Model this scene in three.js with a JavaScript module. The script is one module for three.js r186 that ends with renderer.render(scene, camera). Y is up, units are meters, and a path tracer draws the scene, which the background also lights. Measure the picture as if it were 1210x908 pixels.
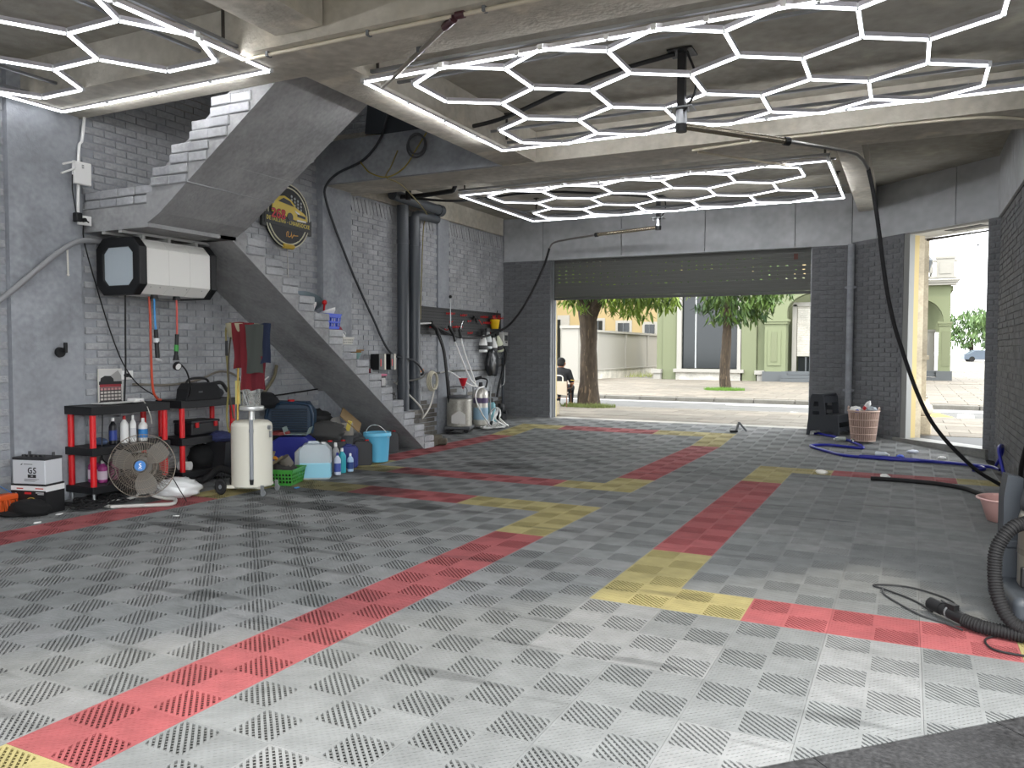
import * as THREE from 'three';
import { RoundedBoxGeometry } from 'three/addons/geometries/RoundedBoxGeometry.js';
import { MarchingCubes } from 'three/addons/objects/MarchingCubes.js';
import { ImprovedNoise } from 'three/addons/math/ImprovedNoise.js';
import { mergeGeometries } from 'three/addons/utils/BufferGeometryUtils.js';
import { RectAreaLightUniformsLib } from 'three/addons/lights/RectAreaLightUniformsLib.js';

// ---------- camera, sky, sun, exposure ----------
const scene = new THREE.Scene();
const camera = new THREE.PerspectiveCamera(51.2, 1210 / 908, 0.05, 400);
camera.rotation.order = 'YXZ';
camera.position.set(1.521, 1.343, 4.036);
camera.rotation.set(-0.0425, 0.4586, 0.0032);
const renderer = new THREE.WebGLRenderer({ antialias: true });
renderer.toneMapping = THREE.LinearToneMapping;
renderer.toneMappingExposure = 2.0;
renderer.shadowMap.enabled = true;
RectAreaLightUniformsLib.init();
const SKY = 2.9, LAMP = 6;                     // overcast sky and the LED frames under the ceiling
scene.background = skyTexture();
scene.backgroundIntensity = SKY; scene.environment = scene.background; scene.environmentIntensity = SKY;
const sun = new THREE.DirectionalLight(0xfff3df, 1.1);   // hazy sun high behind thin cloud
sun.position.set(14, 40, 2); sun.target.position.set(-2, 0, -20); sun.castShadow = true; sun.shadow.radius = 8;
sun.shadow.mapSize.set(2048, 2048);
Object.assign(sun.shadow.camera, { left: -40, right: 40, top: 40, bottom: -40, near: 1, far: 120 });
scene.add(sun, sun.target);

function skyTexture() {
  const w = 64, h = 32, d = new Float32Array(w * h * 4);
  for (let j = 0; j < h; j++) for (let i = 0; i < w; i++) {
    const e = Math.max(0, Math.sin(((j + 0.5) / h - 0.5) * Math.PI)), k = 0.9 + 0.25 * e;
    const o = (j * w + i) * 4; d[o] = 0.955 * k; d[o + 1] = 0.98 * k; d[o + 2] = 1.0 * k; d[o + 3] = 1;
  }
  const t = new THREE.DataTexture(d, w, h, THREE.RGBAFormat, THREE.FloatType);
  t.mapping = THREE.EquirectangularReflectionMapping; t.magFilter = t.minFilter = THREE.LinearFilter; t.needsUpdate = true;
  return t;
}

// ---------- helpers ----------
const PI = Math.PI, V = (x, y, z) => new THREE.Vector3(x, y, z);
let seed = 7;
const rnd = () => { seed = (seed * 1664525 + 1013904223) >>> 0; return seed / 4294967296; };
const rr = (a, b) => a + (b - a) * rnd();
const used = {};
function numbered(n) { const k = used[n] = (used[n] ?? -1) + 1; return k ? n + '_' + String(k).padStart(3, '0') : n; }
function fin(g) { let o = g.index ? g.toNonIndexed() : g; for (const k of Object.keys(o.attributes)) if (!['position', 'normal', 'uv'].includes(k)) o.deleteAttribute(k);
  if (!o.attributes.uv) o.setAttribute('uv', new THREE.BufferAttribute(new Float32Array(o.attributes.position.count * 2), 2)); return o; }
function place(g, p = [0, 0, 0], r = [0, 0, 0], s) { const o = fin(g); if (s) o.scale(s[0], s[1], s[2]); if (r[0]) o.rotateX(r[0]); if (r[1]) o.rotateY(r[1]); if (r[2]) o.rotateZ(r[2]); return o.translate(p[0], p[1], p[2]); }
const box = (w, h, d, p, r) => place(new THREE.BoxGeometry(w, h, d), p, r);
const rbox = (w, h, d, rad, p, r, seg = 2) => place(new RoundedBoxGeometry(w, h, d, seg, Math.min(rad, w / 2.01, h / 2.01, d / 2.01)), p, r);
const cyl = (r0, r1, h, p, r, n = 20, open = false) => place(new THREE.CylinderGeometry(r0, r1, h, n, 1, open), p, r);
const sph = (r, p, s, n = 16) => place(new THREE.SphereGeometry(r, n, Math.max(8, n * 0.7 | 0)), p, [0, 0, 0], s);
const tor = (R, r, p, rot, n = 24, m = 8, arc = PI * 2) => place(new THREE.TorusGeometry(R, r, m, n, arc), p, rot);
const lathe = (pts, p, r, n = 24) => place(new THREE.LatheGeometry(pts.map(q => new THREE.Vector2(q[0], q[1])), n), p, r);
const tube = (pts, r, seg, rad = 8, closed = false, tension = 0.5) => fin(new THREE.TubeGeometry(new THREE.CatmullRomCurve3(pts.map(q => V(...q)), closed, 'catmullrom', tension), seg ?? pts.length * 6, r, rad, closed));
const rod = (a, b, r, n = 8) => { const A = V(...a), B = V(...b), d = B.clone().sub(A), g = new THREE.CylinderGeometry(r, r, d.length(), n); g.applyQuaternion(new THREE.Quaternion().setFromUnitVectors(V(0, 1, 0), d.normalize())); const m = A.add(B).multiplyScalar(0.5); return fin(g.translate(m.x, m.y, m.z)); };
const bar = (a, b, w, h) => { const A = V(...a), B = V(...b), d = B.clone().sub(A), g = new THREE.BoxGeometry(w, h, d.length()), m = new THREE.Matrix4().lookAt(B, A, V(0, 1, 0)); m.setPosition(A.add(B).multiplyScalar(0.5)); return fin(g.applyMatrix4(m)); };
const shape = pts => { const s = new THREE.Shape(); pts.forEach((q, i) => i ? s.lineTo(q[0], q[1]) : s.moveTo(q[0], q[1])); s.closePath(); return s; };
const extr = (pts, depth, p, r, bevel = 0, holes) => { const s = shape(pts); (holes || []).forEach(h => s.holes.push(shape(h))); return place(new THREE.ExtrudeGeometry(s, { depth, bevelEnabled: bevel > 0, bevelSize: bevel, bevelThickness: bevel, bevelSegments: 2, curveSegments: 12 }), p, r); };
function metric(g, k = 1) {                      // uv in metres from the way each face points
  const p = g.attributes.position, n = g.attributes.normal, u = g.attributes.uv;
  for (let i = 0; i < p.count; i++) { const ax = Math.abs(n.getX(i)), ay = Math.abs(n.getY(i)), az = Math.abs(n.getZ(i));
    if (ay >= ax && ay >= az) u.setXY(i, p.getX(i) * k, p.getZ(i) * k); else if (ax >= az) u.setXY(i, p.getZ(i) * k, p.getY(i) * k); else u.setXY(i, p.getX(i) * k, p.getY(i) * k); }
  return g;
}
const merge = gs => { const a = (Array.isArray(gs) ? gs : [gs]).map(fin); return a.length > 1 ? mergeGeometries(a) : a[0]; };
function mesh(name, gs, mat, parent = scene) {
  const g = merge(gs); if (mat.userData.metric) metric(g);
  const m = new THREE.Mesh(g, mat); m.castShadow = m.receiveShadow = true; m.name = numbered(name); parent.add(m); return m;
}
function struct(name, gs, mat, parent) { const m = mesh(name, gs, mat, parent ?? scene); if (!parent) m.userData.kind = 'structure'; return m; }
function thing(name, label, category, p = [0, 0, 0], ry = 0, group) { const o = new THREE.Group(); o.name = numbered(name); o.position.set(...p); o.rotation.y = ry; o.userData = { label, category }; if (group) o.userData.group = group; scene.add(o); return o; }
function tag(m, label, category, group, kind) { Object.assign(m.userData, { label, category }); if (group) m.userData.group = group; if (kind) m.userData.kind = kind; return m; }
function single(name, label, category, gs, mat, p, ry = 0, group) { const m = mesh(name, gs, mat); if (p) m.position.set(...p); m.rotation.y = ry; return tag(m, label, category, group); }
function copyOf(o, label, p, ry) { const c = o.clone(); c.name = numbered(o.name.replace(/_\d+$/, '')); c.userData = { ...o.userData }; if (label) c.userData.label = label; if (p) c.position.set(...p); if (ry !== undefined) c.rotation.y = ry; scene.add(c); return c; }

function meshC(name, list, mat, parent) {          // pieces of several tones joined into one part, each tone kept per piece
  const gs = list.map(({ g, c }) => { const o = fin(g), n = o.attributes.position.count, a = new Float32Array(n * 3), k = new THREE.Color(c); if (mat.userData.metric) metric(o); for (let i = 0; i < n; i++) a.set([k.r, k.g, k.b], i * 3); o.setAttribute('color', new THREE.BufferAttribute(a, 3)); return o; });
  const m = new THREE.Mesh(mergeGeometries(gs), mat); m.name = numbered(name); m.castShadow = m.receiveShadow = true; m.userData.kind = 'stuff'; parent.add(m); return m;
}

// ---------- noise and materials ----------
const NZ = new ImprovedNoise();
const nz = (x, y, z = 0) => NZ.noise(x, y, z);
function fbm(x, y, o = 4, z = 0) { let s = 0, a = 0.5, f = 1; for (let i = 0; i < o; i++) { s += a * nz(x * f, y * f, z + i * 7.3); a *= 0.5; f *= 2; } return s; }
// tiling noise: blend of two shifted samples along each axis
function tfbm(u, v, f, o = 4, z = 0) { const a = fbm(u * f, v * f, o, z), b = fbm((u - 1) * f, v * f, o, z), c = fbm(u * f, (v - 1) * f, o, z), d = fbm((u - 1) * f, (v - 1) * f, o, z); const U = u * u * (3 - 2 * u), W = v * v * (3 - 2 * v); return (a * (1 - U) + b * U) * (1 - W) + (c * (1 - U) + d * U) * W; }
function tex(n, fn, srgb = true, m = n) {
  const d = new Uint8Array(n * m * 4);
  for (let j = 0; j < m; j++) for (let i = 0; i < n; i++) { const c = fn((i + 0.5) / n, (j + 0.5) / m), o = (j * n + i) * 4; for (let k = 0; k < 3; k++) d[o + k] = Math.max(0, Math.min(255, Array.isArray(c) ? c[k] : c)); d[o + 3] = Array.isArray(c) && c.length > 3 ? c[3] : 255; }
  const t = new THREE.DataTexture(d, n, m, THREE.RGBAFormat); t.wrapS = t.wrapT = THREE.RepeatWrapping; t.magFilter = THREE.LinearFilter; t.minFilter = THREE.LinearMipmapLinearFilter; t.generateMipmaps = true;
  if (srgb) t.colorSpace = THREE.SRGBColorSpace; t.needsUpdate = true; return t;
}
const rep = (t, k, l = k) => { const c = t.clone(); c.repeat.set(k, l); c.needsUpdate = true; return c; };
const M = (color, rough = 0.6, o = {}) => { const { metric: mt, ...q } = o; const m = new THREE.MeshStandardMaterial({ color, roughness: rough, ...q }); if (mt) m.userData.metric = true; return m; };
const fineT = tex(256, (u, v) => 128 + 150 * tfbm(u, v, 24, 3, 2), false);
const blotchT = tex(512, (u, v) => { const a = tfbm(u, v, 5, 5, 1), b = tfbm(u, v, 40, 2, 5); const k = 232 + 70 * a + 40 * b; return [k, k, k]; });
const concreteT = tex(512, (u, v) => {
  const a = tfbm(u, v, 4, 5, 11), b = tfbm(u, v, 30, 3, 4), st = tfbm(u, v * 1, 9, 3, 21); let k = 186 + 56 * a + 36 * b; const w = 22 * Math.max(0, Math.min(1, (st - 0.08) * 5));
  return [k + w * 0.9, k - 5 + w * 0.8, k - 17 + w * 0.6]; });
const concrete = M(0xffffff, 0.92, { map: rep(concreteT, 0.4), bumpMap: rep(fineT, 1.5), bumpScale: 0.006, metric: true });
const slabConc = M(0xd0d0cf, 0.92, { map: rep(concreteT, 0.3), bumpMap: rep(fineT, 1.5), bumpScale: 0.006, metric: true });
const paint = M(0xa6aab0, 0.75, { map: rep(blotchT, 0.5), bumpMap: rep(fineT, 3), bumpScale: 0.003, metric: true });
const brickPaint = [0xb6b8bb, 0xb1b3b7, 0xbabcbf].map(c => M(c, 0.78, { map: rep(blotchT, 0.7), bumpMap: rep(fineT, 4), bumpScale: 0.006, metric: true }));
const stairPaint = M(0xa9aaab, 0.8, { map: rep(blotchT, 0.6), bumpMap: rep(fineT, 2), bumpScale: 0.003, metric: true });
const panelM = M(0xc2c5c8, 0.55, { map: rep(blotchT, 0.2), metric: true });
const black = M(0x111214, 0.5), rubber = M(0x141416, 0.75), darkGrey = M(0x33363a, 0.55), steel = M(0xb4b6b8, 0.28, { metalness: 1 }), white = M(0xe8e8e6, 0.5), offWhite = M(0xd6d3ca, 0.55), redP = M(0xc11218, 0.45), chrome = M(0xd8d8d8, 0.16, { metalness: 1 }), greyPlastic = M(0x6c7074, 0.5), galv = M(0x9da0a2, 0.45, { metalness: 0.8 }), brass = M(0xb79a52, 0.35, { metalness: 0.9 });
// ---------- the floor: interlocking slotted tiles over a concrete base ----------
const Z0 = -9.2, XL = -5.2, XR = 2.5, SLAB = 3.73, BEAM = 3.4, HEAD = 2.95;
const ramp = z => { const t = Math.min(1, Math.max(0, (-7.2 - z) / 2)); return 0.125 * t; };   // the floor climbs to the shutter sill
const floorBase = M(0x0c0d0d, 0.6, { map: rep(blotchT, 0.4), metric: true });
const CH = 2.53;                                  // the corner opening lies on x + z = CH
const floor = struct('floor', place(new THREE.ExtrudeGeometry(shape([[XL, 7.2], [XR, 7.2], [XR, XR - CH], [-1.9, -1.9 - CH], [XL, -1.9 - CH]]), { depth: 0.2, bevelEnabled: false }), [0, -0.222, 0], [-PI / 2, 0, 0]), floorBase);
const rampBase = mesh('ramp_base', quadRamp(), floorBase, floor);
function quadRamp() { const g = new THREE.BufferGeometry(), x0 = XL, x1 = XR, P = [[x0, -0.022, -7.2], [x1, -0.022, -7.2], [x1, 0.103, -9.2], [x0, 0.103, -9.2], [x0, -0.25, -7.2], [x1, -0.25, -7.2], [x1, -0.25, -9.2], [x0, -0.25, -9.2]], F = [[0, 1, 2, 3], [1, 5, 6, 2], [4, 0, 3, 7], [3, 2, 6, 7]], a = [];
  for (const f of F) for (const k of [0, 1, 2, 0, 2, 3]) a.push(...P[f[k]]); g.setAttribute('position', new THREE.BufferAttribute(new Float32Array(a), 3)); g.computeVertexNormals(); return g; }
// dirt that lies on the tiles: wet patches, tyre scuffs, grime, drips (metre scale map over the whole floor)
const floorMap = tex(1024, (u, v) => {
  const x = -6 + u * 9, z = -9.6 + v * 15; let k = 236 + 26 * fbm(x * 1.3, z * 1.3, 4) + 34 * fbm(x * 9, z * 9, 3, 3), w = 0;
  const pud = (cx, cz, rx, rz, s) => { const q = ((x - cx) / rx) ** 2 + ((z - cz) / rz) ** 2 + 1.6 * fbm(x * 2.6 + s, z * 2.6, 4, s); if (q < 1) w = Math.max(w, Math.min(1, (1 - q) * 2.5)); };
  pud(-3.0, -1.35, 1.0, 0.16, 2); pud(-2.95, -0.62, 0.75, 0.12, 5); pud(-3.35, -2.2, 0.75, 0.5, 9); pud(-3.6, -3.2, 0.6, 0.35, 13); pud(-2.2, -1.75, 0.4, 0.12, 17); pud(-2.7, -4.2, 0.5, 0.25, 23); pud(-3.4, -0.25, 0.4, 0.07, 27);
  const sc = fbm(x * 0.8 + 4, z * 6, 3, 31); if (sc > 0.27) k -= 45 * Math.min(1, (sc - 0.27) * 10);
  k *= 1 - 0.3 * w; return [k, k * 0.995, k * 0.985]; }, true, 1408);
const fmat = (c, r = 0.85) => M(c, r, { map: floorMap });
const tileGrey = [fmat(0x7f8283), fmat(0x797c7d), fmat(0x868889)], tileRed = [fmat(0xa25558), fmat(0x994e51)], tileYel = [fmat(0xaaa06e), fmat(0xa39968)];
function clipPoly(poly, nx, nz, c) { const out = []; for (let i = 0; i < poly.length; i++) { const a = poly[i], b = poly[(i + 1) % poly.length], da = a[0] * nx + a[1] * nz - c, db = b[0] * nx + b[1] * nz - c; if (da <= 0) out.push(a); if (da * db < 0) { const t = da / (da - db); out.push([a[0] + (b[0] - a[0]) * t, a[1] + (b[1] - a[1]) * t]); } } return out; }
function tileGeometry(fine, cuts = []) {
  const pos = [], nor = [];
  const tri = (a, b, c) => { const n = V(b[0] - a[0], b[1] - a[1], b[2] - a[2]).cross(V(c[0] - a[0], c[1] - a[1], c[2] - a[2])).normalize(); for (const q of [a, b, c]) { pos.push(...q); nor.push(n.x, n.y, n.z); } };
  const slab = (poly, y1, y0, sides = true) => { for (const q of cuts) poly = clipPoly(poly, q[0], q[1], q[2]); if (poly.length < 3) return; for (let i = 1; i < poly.length - 1; i++) tri([poly[0][0], y1, poly[0][1]], [poly[i + 1][0], y1, poly[i + 1][1]], [poly[i][0], y1, poly[i][1]]);
    if (sides) for (let i = 0; i < poly.length; i++) { const a = poly[i], b = poly[(i + 1) % poly.length]; tri([a[0], y1, a[1]], [b[0], y1, b[1]], [b[0], y0, b[1]]); tri([a[0], y1, a[1]], [b[0], y0, b[1]], [a[0], y0, a[1]]); } };
  const H = 0.1994, f = 0.009, sq = (x0, z0, x1, z1) => [[x0, z0], [x1, z0], [x1, z1], [x0, z1]];
  for (const [a, b, c, d] of [[-H, -H, H, -H + f], [-H, H - f, H, H], [-H, -H + f, -H + f, H - f], [H - f, -H + f, H, H - f], [-H + f, -0.0065, H - f, 0.0065], [-0.0065, -H + f, 0.0065, -0.0065], [-0.0065, 0.0065, 0.0065, H - f]]) slab(sq(a, b, c, d), 0, -0.018);
  for (const cx of [0, 1]) for (const cz of [0, 1]) {                 // four fields, their slats running along alternate diagonals
    const x0 = cx ? 0.0065 : -H + f, x1 = cx ? H - f : -0.0065, z0 = cz ? 0.0065 : -H + f, z1 = cz ? H - f : -0.0065, q = sq(x0, z0, x1, z1);
    const tight = (cx + cz) % 2, s = tight ? 1 : -1, R = Math.SQRT1_2, mx = (x0 + x1) / 2, mz = (z0 + z1) / 2, n = fine ? 13 : 10, pitch = 0.268 / n, w = pitch * (tight ? 0.41 : 0.26);
    const cut = (nx, nz, half, oo) => { const c0 = mx * nx + mz * nz + oo; const g = clipPoly(q, nx, nz, c0 + half); return clipPoly(g, -nx, -nz, -(c0 - half)); };
    for (let i = 0; i < n; i++) { const o = (i - (n - 1) / 2) * pitch;
      const p1 = cut(R, s * R, w, o); if (p1.length > 2) slab(p1, -0.0004, -0.016);
      const p2 = cut(R, -s * R, pitch * (tight ? 0.24 : 0.25), o); if (p2.length > 2 && (fine || tight)) slab(p2, tight ? -0.0012 : -0.0055, -0.014, false); } }
  const g = new THREE.BufferGeometry(); g.setAttribute('position', new THREE.BufferAttribute(new Float32Array(pos), 3)); g.setAttribute('normal', new THREE.BufferAttribute(new Float32Array(nor), 3)); g.setAttribute('uv', new THREE.BufferAttribute(new Float32Array(pos.length / 3 * 2), 2)); return g;
}
const tileFine = tileGeometry(true), tileFar = tileGeometry(false);
function tileColour(i, j) {                      // u = depth in 20 cm fields from the near right corner mark, v = to the right
  const u = 2 * i, v = 2 * j; let c = 0;
  const rect = (u0, u1, v0, v1, au, av, bu = au, bv = av) => {    // frame one tile wide with yellow corner arms
    const uu = u >= u0 && u < u1, vv = v >= v0 && v < v1; if (!uu || !vv) return;
    const near = u < u0 + 2, far = u >= u1 - 2, lf = v < v0 + 2, rt = v >= v1 - 2; if (!(near || far || lf || rt)) return;
    const nu = u < u0 + au || u >= u1 - bu, nv = v < v0 + av || v >= v1 - bv;
    c = ((lf || rt) && nu) || ((near || far) && nv) ? 2 : 1; };
  rect(16, 42, -22, -4, 4, 4, 6, 6); rect(-18, 12, -22, -4, 6, 6); rect(0, 28, 0, 14, 6, 4);
  if (u >= 16 && u < 18 && v >= -10 && v < -8) c = 1; if (u >= 40 && u < 42 && v >= -10 && v < -8) c = 2;
  return c;
}
{ const list = [], camXZ = [1.521, 4.036];
  for (let i = -12; i <= 22; i++) for (let j = -13; j <= 6; j++) {
    const x = (2 * j + 1) * 0.2, z = -(2 * i + 1) * 0.2; if (x + z > CH + 0.38 || x < XL + 0.15 || x > XR - 0.1 || z < Z0 + 0.1) continue;
    const R = Math.SQRT1_2, cuts = [], back = x - z - 9.92;
    if (back > 0.38) continue;
    if (x + z > CH - 0.42) cuts.push([R, R, (CH - 0.004 - x - z) * R]);
    if (back > -0.42) cuts.push([R, -R, (-0.03 - back) * R]);
    list.push({ i, j, x, z, cuts, d: Math.hypot(x - camXZ[0], z - camXZ[1]) }); }
  list.sort((a, b) => a.d - b.d);
  const inView = t => { const dx = t.x - 1.521, dz = t.z - 4.036, f = -0.443 * dx - 0.896 * dz, r = 0.896 * dx - 0.443 * dz; return f > 0.3 && Math.abs(r) < 0.66 * f + 0.5; };
  const shown = list.filter(inView).slice(0, 300), rest = list.filter(t => !shown.includes(t)), bins = {};
  const uvs = (g, t) => { const p = g.attributes.position, u = g.attributes.uv; for (let k = 0; k < p.count; k++) u.setXY(k, (p.getX(k) + t.x + 6) / 9, (p.getZ(k) + t.z + 9.6) / 15); return g; };
  const pick = t => { const c = tileColour(t.i, t.j), s = c === 1 ? tileRed : c === 2 ? tileYel : tileGrey; return s[Math.floor(rnd() * s.length)]; };
  const pose = (o, t) => { const y0 = ramp(t.z + 0.2), y1 = ramp(t.z - 0.2); o.position.set(t.x, (y0 + y1) / 2 + rr(-0.0006, 0.0006), t.z); o.rotation.x = Math.atan2(y1 - y0, 0.4); };
  for (const t of shown) { const m = new THREE.Mesh(uvs(t.cuts.length ? tileGeometry(true, t.cuts) : (t.d < 9 ? tileFine : tileFar).clone(), t), pick(t)); m.name = numbered('tile'); m.castShadow = m.receiveShadow = true; pose(m, t); floor.add(m); }
  const dummy = new THREE.Object3D();
  meshC('tiles', rest.map(t => { const m = pick(t), g = uvs(t.cuts.length ? tileGeometry(false, t.cuts) : tileFar.clone(), t); pose(dummy, t); dummy.updateMatrix(); return { g: g.applyMatrix4(dummy.matrix), c: m.color }; }), M(0xffffff, 0.85, { map: floorMap, vertexColors: true }), floor);
}
// black granite along the corner opening (45 degrees)
const graniteT = tex(512, (u, v) => { const a = tfbm(u, v, 60, 2, 3), b = tfbm(u, v, 6, 4, 8); const k = 44 + 60 * a + 34 * b; return [k, k, k + 1]; });
const granite = M(0xffffff, 0.45, { map: rep(graniteT, 1), bumpMap: rep(fineT, 6), bumpScale: 0.001, metric: true });
{ const pav = new THREE.Group(); pav.name = 'pavement'; pav.userData = { kind: 'structure' }; scene.add(pav); pav.position.set(1.265, 0, 1.265); pav.rotation.y = -PI / 4 + PI / 2;
  mesh('paving_bed', box(9, 0.2, 9, [0, -0.135, 4.5]), floorBase, pav);
  for (let a = 0; a < 6; a++) for (let b = -5; b < 5; b++) { if (a > 4 && Math.abs(b) > 3) continue; mesh('paving_slab', box(0.796, 0.03, a ? 0.596 : 0.596, [b * 0.8 + 0.4 + (a % 2) * 0.0, -0.015, a * 0.6 + 0.3]), granite, pav); }
}

// ---------- brickwork ----------
const brickG = [0, 1, 2].map(k => { const g = new RoundedBoxGeometry(0.221, 0.0605, 0.03, 1, 0.006), p = g.attributes.position; for (let i = 0; i < p.count; i++) p.setXYZ(i, p.getX(i) + 0.003 * nz(p.getX(i) * 20, p.getY(i) * 40, k * 9), p.getY(i) + 0.003 * nz(p.getX(i) * 14, p.getY(i) * 30, k * 9 + 4), p.getZ(i) + 0.004 * nz(p.getX(i) * 17, p.getY(i) * 30, k * 5 + 2)); const f = fin(g); f.computeVertexNormals(); return metric(f); });
const brickGeoLight = [0, 1, 2].map(k => metric(box(0.222, 0.0605, 0.03)));
const rawBrick = M(0x77746d, 0.9, { map: rep(concreteT, 1.2), metric: true }), brickAny = M(0xffffff, 0.8, { map: rep(blotchT, 0.7), bumpMap: rep(fineT, 4), bumpScale: 0.006, vertexColors: true, metric: true });
// bricks of one wall: o = lower left corner, dir = along the wall (its face looks to the right-hand side of up x dir)
function bricks(parent, o, dir, len, h, keep, order, most = 300, mats = brickPaint, raw) {
  const D = V(...dir).normalize(), N = D.clone().cross(V(0, 1, 0)), ang = Math.atan2(-D.z, D.x), all = [];
  for (let r = 0; r * 0.07 < h - 0.03; r++) for (let c = -1; c * 0.231 < len; c++) {
    let a = c * 0.231 + (r % 2) * 0.115, b = a + 0.222; a = Math.max(a, 0.003); b = Math.min(b, len - 0.003); if (b - a < 0.04) continue;
    const s = (a + b) / 2, y = r * 0.07 + 0.035; if (keep && !keep(s, y)) continue; all.push({ s, y, w: b - a }); }
  if (order) all.sort((p, q) => order(p) - order(q));
  const rest = [], mt = [];
  all.forEach((q, i) => { const e = rr(-0.004, 0.003) - 0.008, x = o[0] + D.x * q.s, z = o[2] + D.z * q.s, k = Math.floor(rnd() * 3);
    const bare = raw && raw(q.s, q.y);
    if (i < most) { const m = new THREE.Mesh(brickG[k], bare ? rawBrick : mats[k]); m.name = numbered('brick'); m.position.set(x + N.x * e, o[1] + q.y + rr(-0.002, 0.002), z + N.z * e); m.rotation.set(0, ang, rr(-0.012, 0.012)); m.scale.x = q.w / 0.222; m.castShadow = m.receiveShadow = true; parent.add(m); }
    else { const g = brickGeoLight[k].clone(); g.scale(q.w / 0.222, 1, 1); g.rotateZ(rr(-0.012, 0.012)); g.rotateY(ang); g.translate(x + N.x * e, o[1] + q.y, z + N.z * e); rest.push({ g, c: bare ? [0x7b7871, 0x6a6660, 0x86827a][k] : mats[k].color }); } });
  if (rest.length) meshC('bricks', rest, brickAny, parent);
}
// ---------- walls ----------
const wallL = struct('wall_left', [box(0.22, 5.4, 13.8, [XL - 0.114, 2.2, -2.4])], paint);
bricks(wallL, [XL, 0, 4.4], [0, 0, -1], 13.6, 4.9, (s, y) => { const z = 4.4 - s; if (z > 0.5 || y > 3.42 && z < -4.1 || y > 3.7 && z > -0.7) return false; if (z < -0.02 && z > -0.85 && y < 3.4) return false; if (z < -4.0 && z > -4.58) return false; if (z < -6.85 && z > -7.2) return false; if (z < -7.2 && y < ramp(z)) return false; return !(y > 3.2 && z < -4.58); }, q => { const z = 4.4 - q.s; return Math.hypot(z - 4, (q.y - 1.3) * 1.2) + (z > -0.1 ? -3 : 0) + (z < -1.7 && z > -3.2 && q.y > 2.2 ? 6 : 0) + (q.y < 0.7 ? 3 : 0); }, 300, brickPaint, (s, y) => { const z = 4.4 - s; return z < -5.9 && y < 0.52 + 0.22 * nz(z * 1.4, y * 2, 5) + 0.1 * nz(z * 7, y * 7, 2); });
{ const g = []; for (let z = -4.62; z > -9.15; z -= 0.085) { if (z < -6.8 && z > -7.25) continue; g.push(box(0.03, 0.2, 0.068, [0, 0, 0], [0.32, 0, 0]).translate(XL + rr(-0.004, 0.004), 3.3, z)); }
  g.forEach((b, i) => mesh('brick', b, brickPaint[i % 3], wallL)); }
struct('pillar_1', box(0.16, SLAB, 0.64, [XL - 0.03, SLAB / 2, -0.42]), paint);
struct('pillar_2', [box(0.16, SLAB, 0.57, [XL + 0.02, SLAB / 2, -4.285])], paint);
struct('pillar_3', [box(0.06, 3.42, 0.33, [XL + 0.003, 1.71, -7.03])], paint);
// back wall round the shutter opening
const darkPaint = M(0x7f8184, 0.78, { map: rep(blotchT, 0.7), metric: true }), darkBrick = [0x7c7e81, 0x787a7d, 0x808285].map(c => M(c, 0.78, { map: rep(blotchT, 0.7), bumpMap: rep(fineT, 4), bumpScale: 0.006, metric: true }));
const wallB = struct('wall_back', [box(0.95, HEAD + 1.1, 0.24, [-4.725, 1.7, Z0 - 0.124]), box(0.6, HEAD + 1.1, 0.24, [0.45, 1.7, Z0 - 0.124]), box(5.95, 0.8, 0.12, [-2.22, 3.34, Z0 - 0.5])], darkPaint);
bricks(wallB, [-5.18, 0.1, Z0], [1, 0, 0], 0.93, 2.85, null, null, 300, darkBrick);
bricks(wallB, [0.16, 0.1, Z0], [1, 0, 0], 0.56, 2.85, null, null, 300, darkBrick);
// slanted wall with the second doorway, right wall
const OD = [Math.SQRT1_2, 0, Math.SQRT1_2], obl = (s, y = 0, n = 0) => [0.72 + (s - n) * Math.SQRT1_2, y, -9.2 + (s + n) * Math.SQRT1_2], OA = -PI / 4;
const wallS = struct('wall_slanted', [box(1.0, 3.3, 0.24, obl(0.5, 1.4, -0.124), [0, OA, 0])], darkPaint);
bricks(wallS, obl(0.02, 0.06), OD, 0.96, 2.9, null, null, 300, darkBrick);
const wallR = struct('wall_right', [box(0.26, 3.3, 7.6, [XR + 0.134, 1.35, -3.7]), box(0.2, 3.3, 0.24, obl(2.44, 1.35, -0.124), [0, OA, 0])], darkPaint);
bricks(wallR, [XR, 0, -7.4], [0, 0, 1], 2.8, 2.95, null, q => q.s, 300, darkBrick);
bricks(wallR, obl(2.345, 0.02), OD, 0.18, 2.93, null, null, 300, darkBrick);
// front of the building behind the camera: piers that the daylight comes in between
struct('wall_front', [box(3.5, 4.2, 0.3, [-3.55, 1.7, 4.62])], paint);
struct('trim_1', [box(6.4, 0.7, 0.12, [0.36, 3.42, 2.4], [0, PI / 4, 0])], panelM);
// ---------- header cladding: separate grey panels ----------
const head = struct('trim_2', [box(5.95, 0.75, 0.1, [-2.24, 3.355, Z0 - 0.09]), box(5.95, 0.02, 0.34, [-2.24, HEAD + 0.01, Z0 - 0.16]), box(2.6, 0.75, 0.08, obl(1.26, 3.355, -0.08), [0, OA, 0])], panelM);
{ const xs = [-5.19, -4.40, -2.93, -1.5, -0.1, 0.72]; for (let i = 0; i < 5; i++) mesh('panel', rbox(xs[i + 1] - xs[i] - 0.012, 0.775, 0.05, 0.004, [(xs[i] + xs[i + 1]) / 2, 3.34, Z0 - 0.016]), panelM, head);
  const ss = [0.005, 0.5, 1.86, 2.52]; for (let i = 0; i < 3; i++) mesh('panel', rbox(ss[i + 1] - ss[i] - 0.012, 0.775, 0.04, 0.004, obl((ss[i] + ss[i + 1]) / 2, 3.37, -0.012), [0, OA, 0]), panelM, head); }
const soffitM = M(0xa9a69e, 0.6);
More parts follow.
